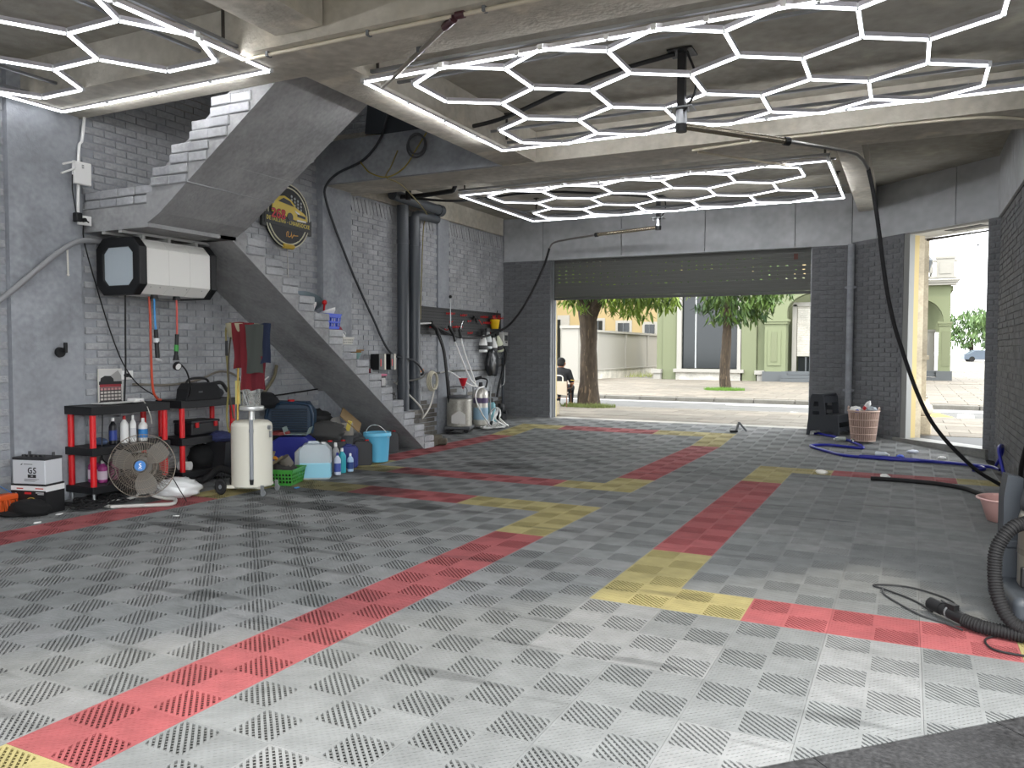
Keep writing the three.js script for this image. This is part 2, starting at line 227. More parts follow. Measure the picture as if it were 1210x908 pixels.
struct('trim_3', [box(2.56, 0.03, 0.5, obl(1.28, HEAD + 0.02, -0.28), [0, OA, 0])], soffitM);
const headR = struct('trim_4', [box(0.05, 0.75, 7.4, [XR + 0.02, 3.36, -3.7]), box(0.3, 0.03, 7.4, [XR + 0.17, HEAD + 0.03, -3.7])], panelM);
for (let i = 0; i < 5; i++) mesh('panel', rbox(0.03, 0.77, 1.45, 0.004, [XR - 0.02, 3.355, -6.66 + i * 1.47]), panelM, headR);
// ---------- ceiling slab and beams ----------
const ceil = struct('ceiling', place(new THREE.ExtrudeGeometry((() => { const q = shape([[XL - 0.2, -4.75], [-1.9, -4.75], [2.75, -0.1], [2.75, 10], [XL - 0.2, 10]]); q.holes.push(shape([[XL, 0.75], [-2.6, 0.75], [-2.6, 4.1], [XL, 4.1]])); return q; })(), { depth: 0.2, bevelEnabled: false }), [0, SLAB, 0], [-PI / 2, 0, 0]), slabConc);
struct('ceiling_beam_1', [box(8, 0.9, 0.56, [-1.2, BEAM + 0.45, -0.5])], concrete);
struct('ceiling_beam_2', [box(8, 0.6, 0.72, [-1.2, BEAM + 0.3, -4.41])], concrete);
struct('ceiling_beam_3', [box(0.42, 0.6, 3.3, [-2.4, BEAM + 0.304, -2.4])], concrete);
struct('ceiling_beam_4', [box(0.4, 0.6, 4.6, [-2.16, BEAM + 0.36, 2.1])], concrete);
struct('ceiling_beam_5', [box(0.24, 0.6, 4.2, [0.935, BEAM + 0.304, -6.85])], concrete);
struct('ceiling_beam_6', [box(0.2, 0.4, 4.3, [XL - 0.05 + 0.0, 3.62, -6.95])], concrete);
// stair well above the landing: painted infill and brickwork over beam 2
const well = struct('wall_stairwell', [box(2.6, 0.52, 0.06, [-3.9, 3.66, -4.02]), box(2.6, 1.2, 0.2, [-3.9, 4.5, -4.2]), box(0.2, 1.6, 3.4, [-2.5, 4.7, -2.4]), box(2.8, 0.1, 4, [-3.9, 5.1, -2.4]), box(2.8, 1.4, 0.2, [-3.9, 4.5, -0.35])], paint);
bricks(well, [-5.15, 3.93, -4.1], [1, 0, 0], 2.6, 1.1);
mesh('grey_sheet', extr([[-4.45, 3.96], [-3.9, 3.9], [-3.2, 3.72], [-3.2, 4.3], [-4.4, 4.35]], 0.02, [0, 0, -4.02]), M(0x3c4045, 0.9), well);
// ---------- stairs ----------
const stair = struct('staircase', [
  extr([[1.75, 2.39], [5.16, 0], [5.4, 0.0], [5.3, 0.08], [1.95, 2.455], [1.85, 2.56], [1.6, 2.56], [1.6, 2.39]], 0.85, [XL, 0, 0], [0, PI / 2, 0]),
  extr([[-4.36, 2.42], [-4.2, 2.5], [-2.6, 3.62], [-2.6, 3.95], [-4.36, 2.72]], 1.01, [0, 0, -1.8]),
  box(0.86, 0.2, 1.0, [-4.78, 2.49, -1.3])], stairPaint);
{ // brick risers left rough under the paint: single blocks per step
  const stepM = brickPaint;
  for (let k = 0; k < 14; k++) { const y = 0.168 + 0.1757 * k, z = -5.41 + 0.2478 * k, nose = z; if (y > 2.7) break;
    const b0 = y - 0.1757; // three block courses per step, seen from the side
    for (let c = 0; c < 2; c++) mesh('brick', rbox(0.875 + rr(-0.012, 0.014), 0.084, 0.25, 0.014, [-4.775, b0 + 0.044 + c * 0.087, nose + 0.125 + (c ? 0 : rr(0, 0.012))], [0, rr(-0.008, 0.008), rr(-0.008, 0.008)], 1), stepM[(k + c) % 3], stair); }
  for (let k = 0; k < 4; k++) { const y = 2.72 + 0.166 * k, x = -4.29 + 0.232 * k; for (let c = 0; c < 2; c++) for (let e = 0; e < 2; e++) mesh('brick', rbox(0.22, 0.08, 1.05 + rr(-0.01, 0.012), 0.012, [x + 0.11 + e * 0.2 + c * 0.02, y + 0.041 + c * 0.082, -1.3], [0, rr(-0.01, 0.01), rr(-0.01, 0.01)], 1), stepM[(k + c + e) % 3], stair); }
  for (let i = 0; i < 4; i++) for (let c = 0; c < 2; c++) mesh('brick', rbox(0.216, 0.076, 1.02 + rr(-0.01, 0.01), 0.012, [-5.08 + i * 0.222 + c * 0.02, 2.63 + c * 0.078, -1.3], [0, rr(-0.008, 0.008), 0], 1), stepM[(i + c) % 3], stair);
  mesh('concrete_foot', [rbox(0.84, 0.15, 0.3, 0.03, [-4.77, 0.07, -5.5], [0, 0.03, 0]), rbox(0.3, 0.09, 0.2, 0.03, [-4.42, 0.045, -5.6], [0, 0.5, 0.05])], M(0x77736a, 0.95, { map: rep(concreteT, 1), metric: true }), stair);
}
// ---------- LED frames: a rectangle of tubes round fourteen hexagons ----------
const glow = new THREE.MeshStandardMaterial({ color: 0xf4f7fa, roughness: 0.4, emissive: 0xf6f9ff, emissiveIntensity: 3.4 });
const tubeWhite = M(0xb4b2b8, 0.4), clearP = M(0xd2d4d6, 0.25), railM = M(0x85878a, 0.4, { metalness: 0.6 });
function hexLamp(label, cx, cz, along, rods) {
  const L = 0.453, W = 0.785, hx = 2.28, hz = 1.17, t = thing('hexagon_lamp', label, 'ceiling lamp', [cx, 3.38, cz], along ? PI / 2 : 0, 'hexagon LED frames');
  const segs = new Map(), pts = new Map(), key = (x, z) => Math.round(x * 50) + ',' + Math.round(z * 50);
  const add = (a, b) => { const k = [key(...a), key(...b)].sort().join('|'); if (!segs.has(k)) segs.set(k, [a, b]); pts.set(key(...a), a); pts.set(key(...b), b); };
  const rowP = 0.72, hexes = []; for (let i = -2; i <= 2; i++) hexes.push([i * W, -rowP], [i * W, rowP]); for (let i = -1.5; i <= 1.5; i++) hexes.push([i * W, 0]);
  for (const [x, z] of hexes) { const sg = Math.abs(z) > 0.1 ? 1 : 1, v = [[0, -0.48], [W / 2, -0.24], [W / 2, 0.24], [0, 0.48], [-W / 2, 0.24], [-W / 2, -0.24]].map(q => [x + q[0], z + q[1]]); v.forEach((q, i) => add(q, v[(i + 1) % 6])); }
  const nX = 7, nZ = 4; for (const s of [-1, 1]) { for (let i = 0; i < nX; i++) add([-hx + 2 * hx * i / nX, s * hz], [-hx + 2 * hx * (i + 1) / nX, s * hz]); for (let i = 0; i < nZ; i++) add([s * hx, -hz + 2 * hz * i / nZ], [s * hx, -hz + 2 * hz * (i + 1) / nZ]); }
  const unit = box(1, 0.03, 0.022, [0, 0.0215, 0]), face = extr([[-0.0115, 0.006], [0.0115, 0.006], [0.01, -0.006], [-0.01, -0.006]], 1, [-0.5, 0, 0], [0, PI / 2, 0]);
  for (const [a, b] of segs.values()) { const d = Math.hypot(b[0] - a[0], b[1] - a[1]) - 0.02, m = mesh('led_tube', face, glow, t); m.position.set((a[0] + b[0]) / 2, 0, (a[1] + b[1]) / 2); m.rotation.y = -Math.atan2(b[1] - a[1], b[0] - a[0]); m.scale.x = d; m.castShadow = false; mesh('housing', unit, tubeWhite, m); }
  const cn = []; for (const q of pts.values()) cn.push(box(0.034, 0.036, 0.034, [q[0], 0.012, q[1]])); mesh('connectors', cn, clearP, t).userData.kind = 'stuff';
  for (const z of [-0.8, 0.8]) mesh('rail', box(2 * hx + 0.1, 0.02, 0.026, [0, 0.1, z]), railM, t);
  for (const s of [-1, 1]) { mesh('rail', box(2 * hx + 0.04, 0.024, 0.026, [0, 0.075, s * (hz - 0.012)]), railM, t); mesh('rail', box(0.026, 0.024, 2 * hz, [s * (hx - 0.012), 0.075, 0]), railM, t); }
  for (const [x, z] of rods) mesh('hanging_rod', [cyl(0.012, 0.012, 0.26, [x, 0.22, z], [0, 0, 0], 8), box(0.07, 0.012, 0.05, [x, 0.345, z])], M(0x4a4643, 0.6, { metalness: 0.5 }), t);
  for (const s of [-1, 1]) { const wires = []; for (let i = 0; i < 6; i++) wires.push(cyl(0.0018, 0.0018, 0.09, [-hx + 0.4 + i * 0.75, 0.06, s * (hz - 0.05)], [0, 0, 0], 5)); mesh('tie_wires', wires, steel, t).userData.kind = 'stuff'; }
  for (const [w, l, x, z] of [[2 * hx - 0.5, 0.024, 0, hz], [2 * hx - 0.5, 0.024, 0, -hz], [0.024, 2 * hz - 0.6, hx, 0], [0.024, 2 * hz - 0.6, -hx, 0]]) { const r = new THREE.RectAreaLight(0xfcfcff, LAMP, w, l); r.position.set(x, -0.009, z); r.rotation.x = -PI / 2; t.add(r);
    if (along && z < 0) continue;                 // this side stands against the wall
    const o = new THREE.RectAreaLight(0xfcfcff, LAMP * 4, Math.max(w, l), 0.02); o.position.set(x + Math.sign(x) * 0.016, 0, z + Math.sign(z) * 0.016); o.rotation.y = x ? (x > 0 ? -PI / 2 : PI / 2) : (z > 0 ? PI : 0); t.add(o); }
  return t;
}
hexLamp('white hexagon LED frame over the front left beside the stairs', -3.89, 1.75, true, [[1.9, 1.1]]);
hexLamp('large hexagon LED frame nearest the camera with the hose boom post through it', 0.03, -2.2, false, [[-2.2, -1.1], [-2.2, 1.1], [2.2, 1.1]]);
hexLamp('hexagon LED frame farthest back in front of the shutter header', -1.575, -6.43, false, [[-2.24, 1.1], [-2.2, -1.1], [2.24, 1.1], [2.2, -1.1]]);
// ---------- outside: pavement, road, houses, trees, the man by the door ----------
const paveT = tex(256, (u, v) => { const a = tfbm(u, v, 6, 4, 3), b = tfbm(u, v, 50, 2, 9); const k = 196 + 50 * a + 34 * b; return [k, k - 4, k - 12]; });
const paveA = M(0x858179, 0.9, { map: rep(paveT, 0.5), metric: true }), paveB = M(0x8f8980, 0.9, { map: rep(paveT, 0.5), metric: true }), paveC = M(0x7f7a72, 0.9, { map: rep(paveT, 0.5), metric: true }), asphalt = M(0x6d6f72, 0.95, { map: rep(paveT, 0.4), metric: true }), kerbM = M(0x838381, 0.85, { map: rep(paveT, 0.6), metric: true }), roadPaint = M(0xd8d6ce, 0.8), roadYellow = M(0xd6a92c, 0.8);
const paveAny = M(0xffffff, 0.9, { map: rep(paveT, 0.5), vertexColors: true, metric: true });
const OUT = 0.1;
const near = struct('sidewalk_1', box(60, 0.3, 3.7, [0, OUT - 0.19, -11.08]), M(0x77746c, 0.95));
for (let i = -13; i < 9; i++) for (let k = 0; k < 6; k++) { const w = 0.592, x = i * 0.6 + (k % 2) * 0.3, z = -9.62 - k * 0.6; if (z < -12.7) continue; mesh('paving_slab', box(w, 0.05, 0.592, [x, OUT - 0.025 + rr(-0.002, 0.002), z]), [paveA, paveB, paveC][Math.floor(rnd() * 3)], near); }
const sillC = struct('sill_1', box(4.5, 0.12, 0.3, [-2.05, 0.058, -9.42]), M(0x8d8a83, 0.35, { map: rep(blotchT, 0.5), metric: true }));
struct('sill_2', [box(1.5, 0.13, 0.3, obl(1.68, 0.06, -0.1), [0, OA, 0])], M(0x8a8a86, 0.6, { map: rep(blotchT, 0.8), metric: true }));
const kerb1 = struct('kerb_1', box(60, 0.28, 0.02, [0, OUT - 0.2, -12.86]), kerbM), kerb2 = struct('kerb_2', box(60, 0.28, 0.02, [0, OUT - 0.2, -17.22]), kerbM);
for (let i = -14; i < 10; i++) { mesh('kerb_stone', rbox(0.99, 0.3, 0.16, 0.02, [i + 0.5, OUT - 0.145, -12.94]), kerbM, kerb1); mesh('kerb_stone', rbox(0.99, 0.3, 0.2, 0.03, [i + 0.5, OUT - 0.145, -17.11]), kerbM, kerb2); }
const road = struct('road', box(140, 0.2, 4.3, [0, OUT - 0.2, -15.05]), asphalt);
mesh('lane_line', [box(40, 0.006, 0.12, [-6, OUT - 0.098, -16.55]), box(9, 0.006, 0.12, [2, OUT - 0.098, -16.1])], roadPaint, road);
mesh('lane_arrow', place(new THREE.ExtrudeGeometry(shape([[-1.9, -0.08], [0.2, -0.1], [0.3, -0.32], [1.25, 0], [0.3, 0.32], [0.2, 0.1], [-1.9, 0.08]]), { depth: 0.006, bevelEnabled: false }), [-1.05, OUT - 0.1, -14.1], [-PI / 2, 0, 0]), roadPaint, road);
mesh('crossing_stripe', box(0.34, 0.006, 1.5, [2.14, OUT - 0.098, -14.7], [0, 0.2, 0]), roadYellow, road); mesh('crossing_stripe', box(0.3, 0.006, 1.5, [2.6, OUT - 0.098, -14.7], [0, -0.05, 0]), roadPaint, road);
const far = struct('sidewalk_2', box(140, 0.2, 13.4, [0, OUT - 0.115, -23.85]), M(0x8a867c, 0.95));
{ const g = []; for (let k = 0; k < 20; k++) for (let i = -22; i < 12; i++) g.push({ g: box(0.785, 0.03, 0.6, [i * 0.8 + (k % 2) * 0.4, OUT - 0.004, -17.55 - k * 0.62]), c: [paveA, paveB, paveC][Math.floor(rnd() * 3)].color }); meshC('paving_slabs', g, paveAny, far); }
const plaza = struct('ground_outside', box(240, 0.2, 260, [40, OUT - 0.13, -160]), M(0x7d7972, 0.95));
{ const g = []; for (let k = 0; k < 26; k++) for (let i = 0; i < 16; i++) g.push({ g: box(0.98, 0.03, 0.98, [0.5 + i * 1.0 + (k % 2) * 0.5, OUT - 0.02, -31.2 - k * 1.0]), c: [paveA, paveB, paveC][Math.floor(rnd() * 3)].color }); meshC('paving_slabs', g, paveAny, plaza); }
struct('ground_front', box(80, 0.2, 40, [10, -0.26, 24]), M(0x9a9790, 0.95, { map: rep(paveT, 0.5), metric: true }));
// opposite frontage behind the camera that the garage looks out on
// green corner building
const greenW = M(0x6a7057, 0.85), greenL = M(0x70775c, 0.85), trimW = M(0x92908a, 0.7), glassD = M(0x171d20, 0.12, { metalness: 0.1 }), stoneD = M(0x4d5154, 0.6), creamW = M(0x968560, 0.85), greyW = M(0xc9c6bd, 0.85, { map: rep(blotchT, 0.4), metric: true });
{ const b = thing('green_building', 'pale green corner building with white balustrade and arches across the road', 'building', [0, 0, -29.7]);
  const GH = 4.15;
  mesh('wall', [box(3.9, GH, 0.1, [-6, GH / 2, -0.9]), box(0.62, GH, 0.9, [-7.62, GH / 2, -0.45]), box(0.62, GH, 0.8, [-4.33, GH / 2, -0.3]), box(1.3, GH, 0.4, [-3.55, GH / 2, -0.45]), box(0.4, GH, 6, [-8.0, GH / 2, -3.05]), box(4, 0.55, 0.4, [-6, 3.88, -0.25]), box(6, GH, 0.3, [-5, GH / 2, -6])], greenW, b);
  // facade with the arch over the door, then the arcade bay set farther back on the corner
  mesh('arch_wall', extr([[-4, 0.1], [-2.87, 0.1], [-2.87, 2.94], ...Array.from({ length: 17 }, (_, i) => { const a = PI - i * PI / 16; return [-1.55 + 1.32 * Math.cos(a), 2.94 + 0.75 * Math.sin(a)]; }), [-0.23, 2.94], [-0.23, 0.1], [1.4, 0.1], [1.4, GH], [-4, GH]], 0.5, [0, 0, -0.55]), greenL, b);
  mesh('back_wall', box(5.6, GH, 0.2, [-1.3, GH / 2, -1.6]), greenW, b);
  mesh('column', [box(0.81, 2.0, 0.5, [-3.27, 1.5, 0]), box(0.5, 1.4, 0.06, [-3.3, 1.45, 0.25])], greenL, b); mesh('capital', [box(1.02, 0.1, 0.62, [-3.27, 2.56, 0.02]), box(0.92, 0.09, 0.56, [-3.27, 2.46, 0.02])], greenL, b);
  mesh('recess', box(0.22, 1.2, 0.03, [-3.3, 1.5, 0.285]), greenW, b); mesh('plinth', [box(0.95, 0.42, 0.7, [-3.25, 0.3, 0.1])], stoneD, b);
  for (const y of [0.18, 0.32, 0.46]) mesh('step', box(3.0, 0.13, 1.1 - y, [-1.5, y, 0.35 - y * 0.6]), stoneD, b);
  const win = mesh('window', [box(0.19, 3.3, 0.16, [-7.2, 2.1, 0.02]), box(0.17, 3.3, 0.16, [-4.7, 2.1, 0.02]), box(2.9, 0.14, 0.3, [-5.95, 0.5, 0.1])], trimW, b);
  mesh('sill_block', box(2.75, 0.4, 0.3, [-5.95, 0.26, -0.05]), greyW, b);
  for (const [x0, x1] of [[-7.1, -6.56], [-6.5, -5.4], [-5.34, -4.8]]) mesh('pane', box(x1 - x0, 3.1, 0.03, [(x0 + x1) / 2, 2.15, -0.12]), glassD, win);
  for (const x of [-6.53, -5.37]) mesh('mullion', box(0.06, 3.1, 0.08, [x, 2.15, -0.1]), galv, win);
  mesh('curtain_board', [box(0.9, 0.9, 0.05, [-5.9, 1.2, -0.5]), box(0.9, 1.5, 0.05, [-5.9, 2.4, -0.52])], M(0x1d2b36, 0.6), win);
  for (const x of [-8.15, -3.85]) mesh('scroll_block', [box(0.42, 0.16, 0.3, [x, 0.46, 0.1]), box(0.3, 0.3, 0.26, [x + 0.03, 0.25, 0.06])], trimW, b);
  const dr = mesh('door', [box(0.17, 2.7, 0.12, [-2.64, 1.86, -0.6]), box(2.4, 0.16, 0.12, [-1.5, 3.22, -0.6]), box(0.17, 2.7, 0.12, [-0.4, 1.86, -0.6])], trimW, b);
  for (let i = 0; i < 22; i++) mesh('slat', rbox(2.05, 0.088, 0.03, 0.012, [-1.52, 3.1 - i * 0.092, -0.66], [0.15, 0, 0], 1), greyW, dr); mesh('pane', box(2.0, 0.6, 0.03, [-1.5, 0.8, -0.75]), glassD, dr); for (const x of [-2.2, -1.75, -1.3]) mesh('mullion', box(0.06, 0.62, 0.06, [x, 0.8, -0.72]), stoneD, dr);
  mesh('upper_wall', box(9.7, 3.2, 0.5, [-3.3, 6, -1.5]), creamW, b); mesh('cornice', box(9.9, 0.14, 0.7, [-3.3, GH + 0.07, -0.2]), greenL, b); mesh('eave', box(3.2, 0.5, 1.2, [0.6, 6.0, -3]), creamW, b);
  // corner arcade, five metres back
  const Z = -5.3;
  mesh('arch_wall', extr([[2.84, 0.5], [2.84, 2.6], ...Array.from({ length: 15 }, (_, i) => { const a = i * PI / 14; return [1.94 + 0.9 * Math.cos(a), 2.62 + 0.97 * Math.sin(a)]; }), [1.04, 2.6], [1.04, 0.5], [0.5, 0.5], [0.5, 4.18], [3.1, 4.18], [3.1, 0.5]], 0.4, [0, 0, Z - 0.4]), greenL, b);
  mesh('column', box(0.46, 2.0, 0.42, [2.9, 1.5, Z + 0.02]), greenL, b); mesh('capital', [box(0.56, 0.09, 0.52, [2.9, 2.56, Z + 0.02]), box(0.5, 0.08, 0.48, [2.9, 2.47, Z + 0.02])], greenL, b);
  mesh('recess', box(0.3, 1.5, 0.02, [2.93, 1.45, Z + 0.235]), greenW, b); mesh('plinth', box(0.6, 0.42, 0.6, [2.9, 0.29, Z + 0.05]), stoneD, b);
  for (const y of [0.18, 0.34, 0.47]) mesh('step', box(2.2, 0.13, 0.9 - y, [1.7, y - 0.03, Z + 0.1 - y * 0.5]), stoneD, b);
  mesh('cornice', [box(2.9, 0.1, 0.5, [1.85, 4.22, Z]), box(3.0, 0.08, 0.6, [1.86, 4.32, Z]), box(3.08, 0.05, 0.66, [1.87, 4.38, Z])], trimW, b);
  const bal = mesh('balustrade', [box(2.9, 0.1, 0.3, [1.85, 4.5, Z]), box(2.9, 0.09, 0.3, [1.85, 5.2, Z]), box(0.68, 0.85, 0.34, [2.86, 4.9, Z]), box(0.76, 0.1, 0.4, [2.86, 5.34, Z]), box(0.45, 0.5, 0.03, [2.86, 4.9, Z + 0.18])], trimW, b);
  for (let i = 0; i < 6; i++) mesh('baluster', lathe([[0.04, 0], [0.06, 0.03], [0.045, 0.09], [0.1, 0.25], [0.05, 0.45], [0.07, 0.58], [0.07, 0.62]], [2.32 - i * 0.28, 4.54, Z], [0, 0, 0], 10), trimW, bal);
  mesh('arcade_roof', box(2.9, 0.2, 2.6, [1.75, 4.05, Z - 1.5]), greenW, b); mesh('side_wall', box(0.2, 4, 2.4, [0.45, 2.1, Z - 1.4]), greenW, b); mesh('back_wall', [box(3, 2.0, 0.2, [1.6, 3.2, Z - 2.4]), box(0.3, 1.6, 0.2, [2.3, 2.2, Z - 2.1])], greenL, b); mesh('window', box(0.7, 0.8, 0.1, [1.75, 2.5, Z - 2.1]), M(0x5d6a52, 0.5), b);
  mesh('garden_wall', [box(1.6, 1.6, 0.2, [1.5, 1.26, Z - 0.8]), box(0.3, 1.75, 0.3, [2.4, 1.33, Z - 0.75]), box(0.36, 0.1, 0.36, [2.4, 2.24, Z - 0.75])], trimW, b);
}
{ const t = thing('wall_lantern', 'black wall lantern seen beside the arch through the narrow doorway', 'lantern', [2.02, 3.85, -24.4]); mesh('bracket', [box(0.05, 0.5, 0.05, [-0.12, -0.2, 0]), tube([[-0.1, -0.1, 0], [0.02, -0.2, 0], [0.1, -0.06, 0]], 0.015, 10, 6)], black, t); mesh('lantern_cage', [lathe([[0.05, 0], [0.13, 0.32], [0.15, 0.34], [0.05, 0.45], [0.015, 0.55], [0, 0.56]], [0, 0, 0], [0, 0, 0], 6)], M(0x4c5054, 0.4), t); mesh('lantern_arm', rod([-2.5, -0.35, -5], [-0.1, -0.35, 0], 0.02), black, t); }
// white garden wall and the yellow house behind it
{ const w = thing('garden_wall', 'white rendered garden wall with a coping running back beside the green building', 'wall', [-10.5, 0, -33]);
  mesh('wall_panel', [box(0.18, 1.7, 11, [-0.05, 1.25, 0])], trimW, w); mesh('wall_base', box(0.24, 0.42, 11, [-0.02, 0.28, 0]), greyW, w); mesh('coping', box(0.3, 0.1, 11.1, [-0.03, 2.16, 0]), trimW, w); mesh('band', box(0.28, 0.05, 11, [0, 0.5, 0]), trimW, w);
  for (const z of [4.5, 0.65, -2.85]) mesh('wall_post', box(0.06, 1.7, 0.2, [0.06, 1.3, z]), trimW, w);
  const p = mesh('gate_pillar', [box(0.72, 2.2, 0.8, [-0.46, 1.15, 6.0]), box(0.84, 0.12, 0.92, [-0.46, 2.3, 6.0])], trimW, w); }
{ const h = thing('yellow_house', 'yellow rendered house with dark windows behind the white garden wall', 'house', [-13, 0, -40]);
  mesh('wall', box(20, 8, 0.3, [-1.5, 4, -0.2]), creamW, h); mesh('wall', box(0.3, 8, 20, [-7.2, 4, 10]), creamW, h);
  for (const [x0, x1, y0, y1] of [[-0.45, 0.22, 1.6, 2.9], [1.14, 1.7, 1.6, 2.8], [-1.9, -1.4, 1.6, 3.05]]) { const f = mesh('window', [box(x1 - x0 + 0.3, y1 - y0 + 0.3, 0.1, [(x0 + x1) / 2, (y0 + y1) / 2, -0.06])], trimW, h); mesh('pane', box(x1 - x0, y1 - y0, 0.06, [(x0 + x1) / 2, (y0 + y1) / 2, 0.0]), glassD, f); mesh('mullion', box(0.05, y1 - y0, 0.05, [(x0 + x1) / 2, (y0 + y1) / 2, 0.03]), stoneD, f); }
  const f = mesh('window', box(1.5, 3.2, 0.14, [-4.2, 1.8, -0.02]), trimW, h); mesh('pane', box(0.7, 2.7, 0.1, [-4.35, 1.8, 0.04]), glassD, f); mesh('mullion', box(0.06, 2.7, 0.08, [-4.35, 1.8, 0.08]), stoneD, f); }
{ const g = []; for (let i = 0; i < 260; i++) { const x = rr(-10.2, -8.2), z = rr(-37, -31.5); const h = rr(0.06, 0.28); g.push(extr([[-0.02, 0], [0.02, 0], [0.005, h]], 0.004, [x, OUT, z], [rr(-0.4, 0.4), rr(0, 3), rr(-0.4, 0.4)])); } const m = tag(mesh('weeds', g, M(0x9aa35e, 0.8)), 'dry weeds growing along the foot of the white garden wall', 'weeds', null, 'stuff'); }
// trees
const barkT = tex(256, (u, v) => { const a = tfbm(u, v, 8, 4, 2), b = tfbm(u, v * 0.5, 26, 3, 6), l = tfbm(u, v, 12, 3, 33) > 0.17 ? 60 : 0; const k = 118 + 80 * a + 60 * b + l; return [k, k * 0.93, k * 0.84]; });
const bark = M(0x857a6c, 0.95, { map: rep(barkT, 1, 2), bumpMap: rep(barkT, 1, 2), bumpScale: 0.02 }), leafM = M(0xffffff, 0.6, { side: THREE.DoubleSide });
const leafG = (() => { const n = 5, pos = [], idx = []; for (let i = 0; i <= n; i++) { const t = i / n, w = 0.021 * Math.sin(PI * Math.min(1, t * 0.92 + 0.06)) + 0.001; for (const s of [-1, 0, 1]) pos.push(s * w, -0.2 * t + 0.012 * t * t, 0.06 * t * t + (s ? 0.006 : 0)); } for (let i = 0; i < n; i++) for (const s of [0, 1]) { const a = i * 3 + s; idx.push(a, a + 3, a + 1, a + 1, a + 3, a + 4); } const g = new THREE.BufferGeometry(); g.setAttribute('position', new THREE.Float32BufferAttribute(pos, 3)); g.setIndex(idx); g.computeVertexNormals(); return g; })();
function tree(label, base, trunk, crown, n, size, cols, clusterR) {
  const t = thing('street_tree', label, 'tree', base); mesh('trunk', trunk, bark, t);
  const im = new THREE.InstancedMesh(leafG, leafM, n), o = new THREE.Object3D(), c = new THREE.Color(); let k = 0;
  const cl = []; for (let i = 0; i < n / 14; i++) { let p; do p = V(rr(-1, 1), rr(-1, 1), rr(-1, 1)); while (p.length() > 1 || p.length() < 0.45 && rnd() < 0.7); cl.push(V(crown[0] + p.x * crown[3], crown[1] + p.y * crown[4] - 0.12 * rnd(), crown[2] + p.z * crown[5])); }
  for (const q of cl) { const col = rnd(); for (let i = 0; i < 14 && k < n; i++, k++) { const a = rnd() * PI * 2; o.position.set(q.x + rr(-1, 1) * clusterR, q.y + rr(-0.4, 0.6) * clusterR, q.z + rr(-1, 1) * clusterR); o.rotation.set(rr(-0.7, 0.15), a, rr(-0.3, 0.3), 'YXZ'); const s = size * rr(0.7, 1.25); o.scale.set(s * 1.1, s, s); o.updateMatrix(); im.setMatrixAt(k, o.matrix); c.set(cols[0]).lerp(new THREE.Color(cols[1]), Math.min(1, Math.max(0, col + rr(-0.3, 0.3)))); im.setColorAt(k, c); } }
  im.name = numbered('foliage'); im.userData.kind = 'stuff'; im.castShadow = im.receiveShadow = true; t.add(im); return t; }
const trunkG = (pts, rs, n = 14) => { const g = new THREE.TubeGeometry(new THREE.CatmullRomCurve3(pts.map(q => V(...q))), 28, 1, n), p = g.attributes.position, c = new THREE.CatmullRomCurve3(pts.map(q => V(...q))); for (let i = 0; i <= 28; i++) { const o = c.getPointAt(i / 28), f = i / 28 * (rs.length - 1), a = Math.floor(Math.min(f, rs.length - 2)), r = rs[a] + (rs[a + 1] - rs[a]) * (f - a); for (let j = 0; j <= n; j++) { const k = i * (n + 1) + j, w = r * (1 + 0.12 * nz(Math.cos(j / n * PI * 2) * 2, o.y * 3, Math.sin(j / n * PI * 2) * 2)); p.setXYZ(k, o.x + (p.getX(k) - o.x) * w, o.y + (p.getY(k) - o.y) * w, o.z + (p.getZ(k) - o.z) * w); } } g.computeVertexNormals(); return fin(g); };
tree('thick trunked leafy tree on the near pavement beside the seated man', [-4.85, OUT, -12.7], [trunkG([[0, -0.05, 0], [0.01, 0.5, 0], [0, 1.2, 0], [-0.02, 1.9, 0], [-0.12, 2.4, 0], [-0.35, 3.2, 0.1]], [0.27, 0.2, 0.175, 0.2, 0.16, 0.1]), trunkG([[0, 1.7, 0], [0.12, 2.1, 0], [0.4, 2.9, -0.1]], [0.13, 0.12, 0.07]), trunkG([[0, 2, 0], [0.5, 2.6, 0.2], [1.2, 3.1, 0.3]], [0.07, 0.05, 0.03], 8)], [0.75, 3.55, 0, 2.1, 1.55, 1.7], 7600, 1.15, [0x2c4c15, 0x7d9430], 0.16);
tree('slimmer street tree on the far pavement in front of the shop window', [-3.7, OUT, -21.9], [trunkG([[0.02, -0.05, 0], [-0.02, 0.5, 0], [0.02, 1.4, 0], [0.05, 2.6, 0], [0.05, 3.6, 0]], [0.18, 0.155, 0.14, 0.12, 0.09])], [0.35, 3.75, 0, 1.75, 1.6, 1.6], 4200, 1.35, [0x26401a, 0x567029], 0.2);
function grassPatch(label, cx, cz, rx, rz, n, h, col) { const g = []; for (let i = 0; i < n; i++) { const a = rnd() * PI * 2, r = Math.sqrt(rnd()); const hh = h * rr(0.5, 1.1); g.push(extr([[-0.012, 0], [0.012, 0], [0.004, hh]], 0.003, [cx + rx * r * Math.cos(a), OUT - 0.01, cz + rz * r * Math.sin(a)], [rr(-0.5, 0.5), rr(0, 6), rr(-0.5, 0.5)])); } tag(mesh('grass', g, M(col, 0.8, { side: THREE.DoubleSide })), label, 'grass', null, 'stuff'); }
grassPatch('olive grass round the foot of the thick tree trunk', -4.75, -12.45, 0.62, 0.34, 700, 0.11, 0x5b6632);
grassPatch('bright green grass ring round the slim street tree', -3.6, -21.3, 0.62, 0.5, 800, 0.12, 0x4f7420);
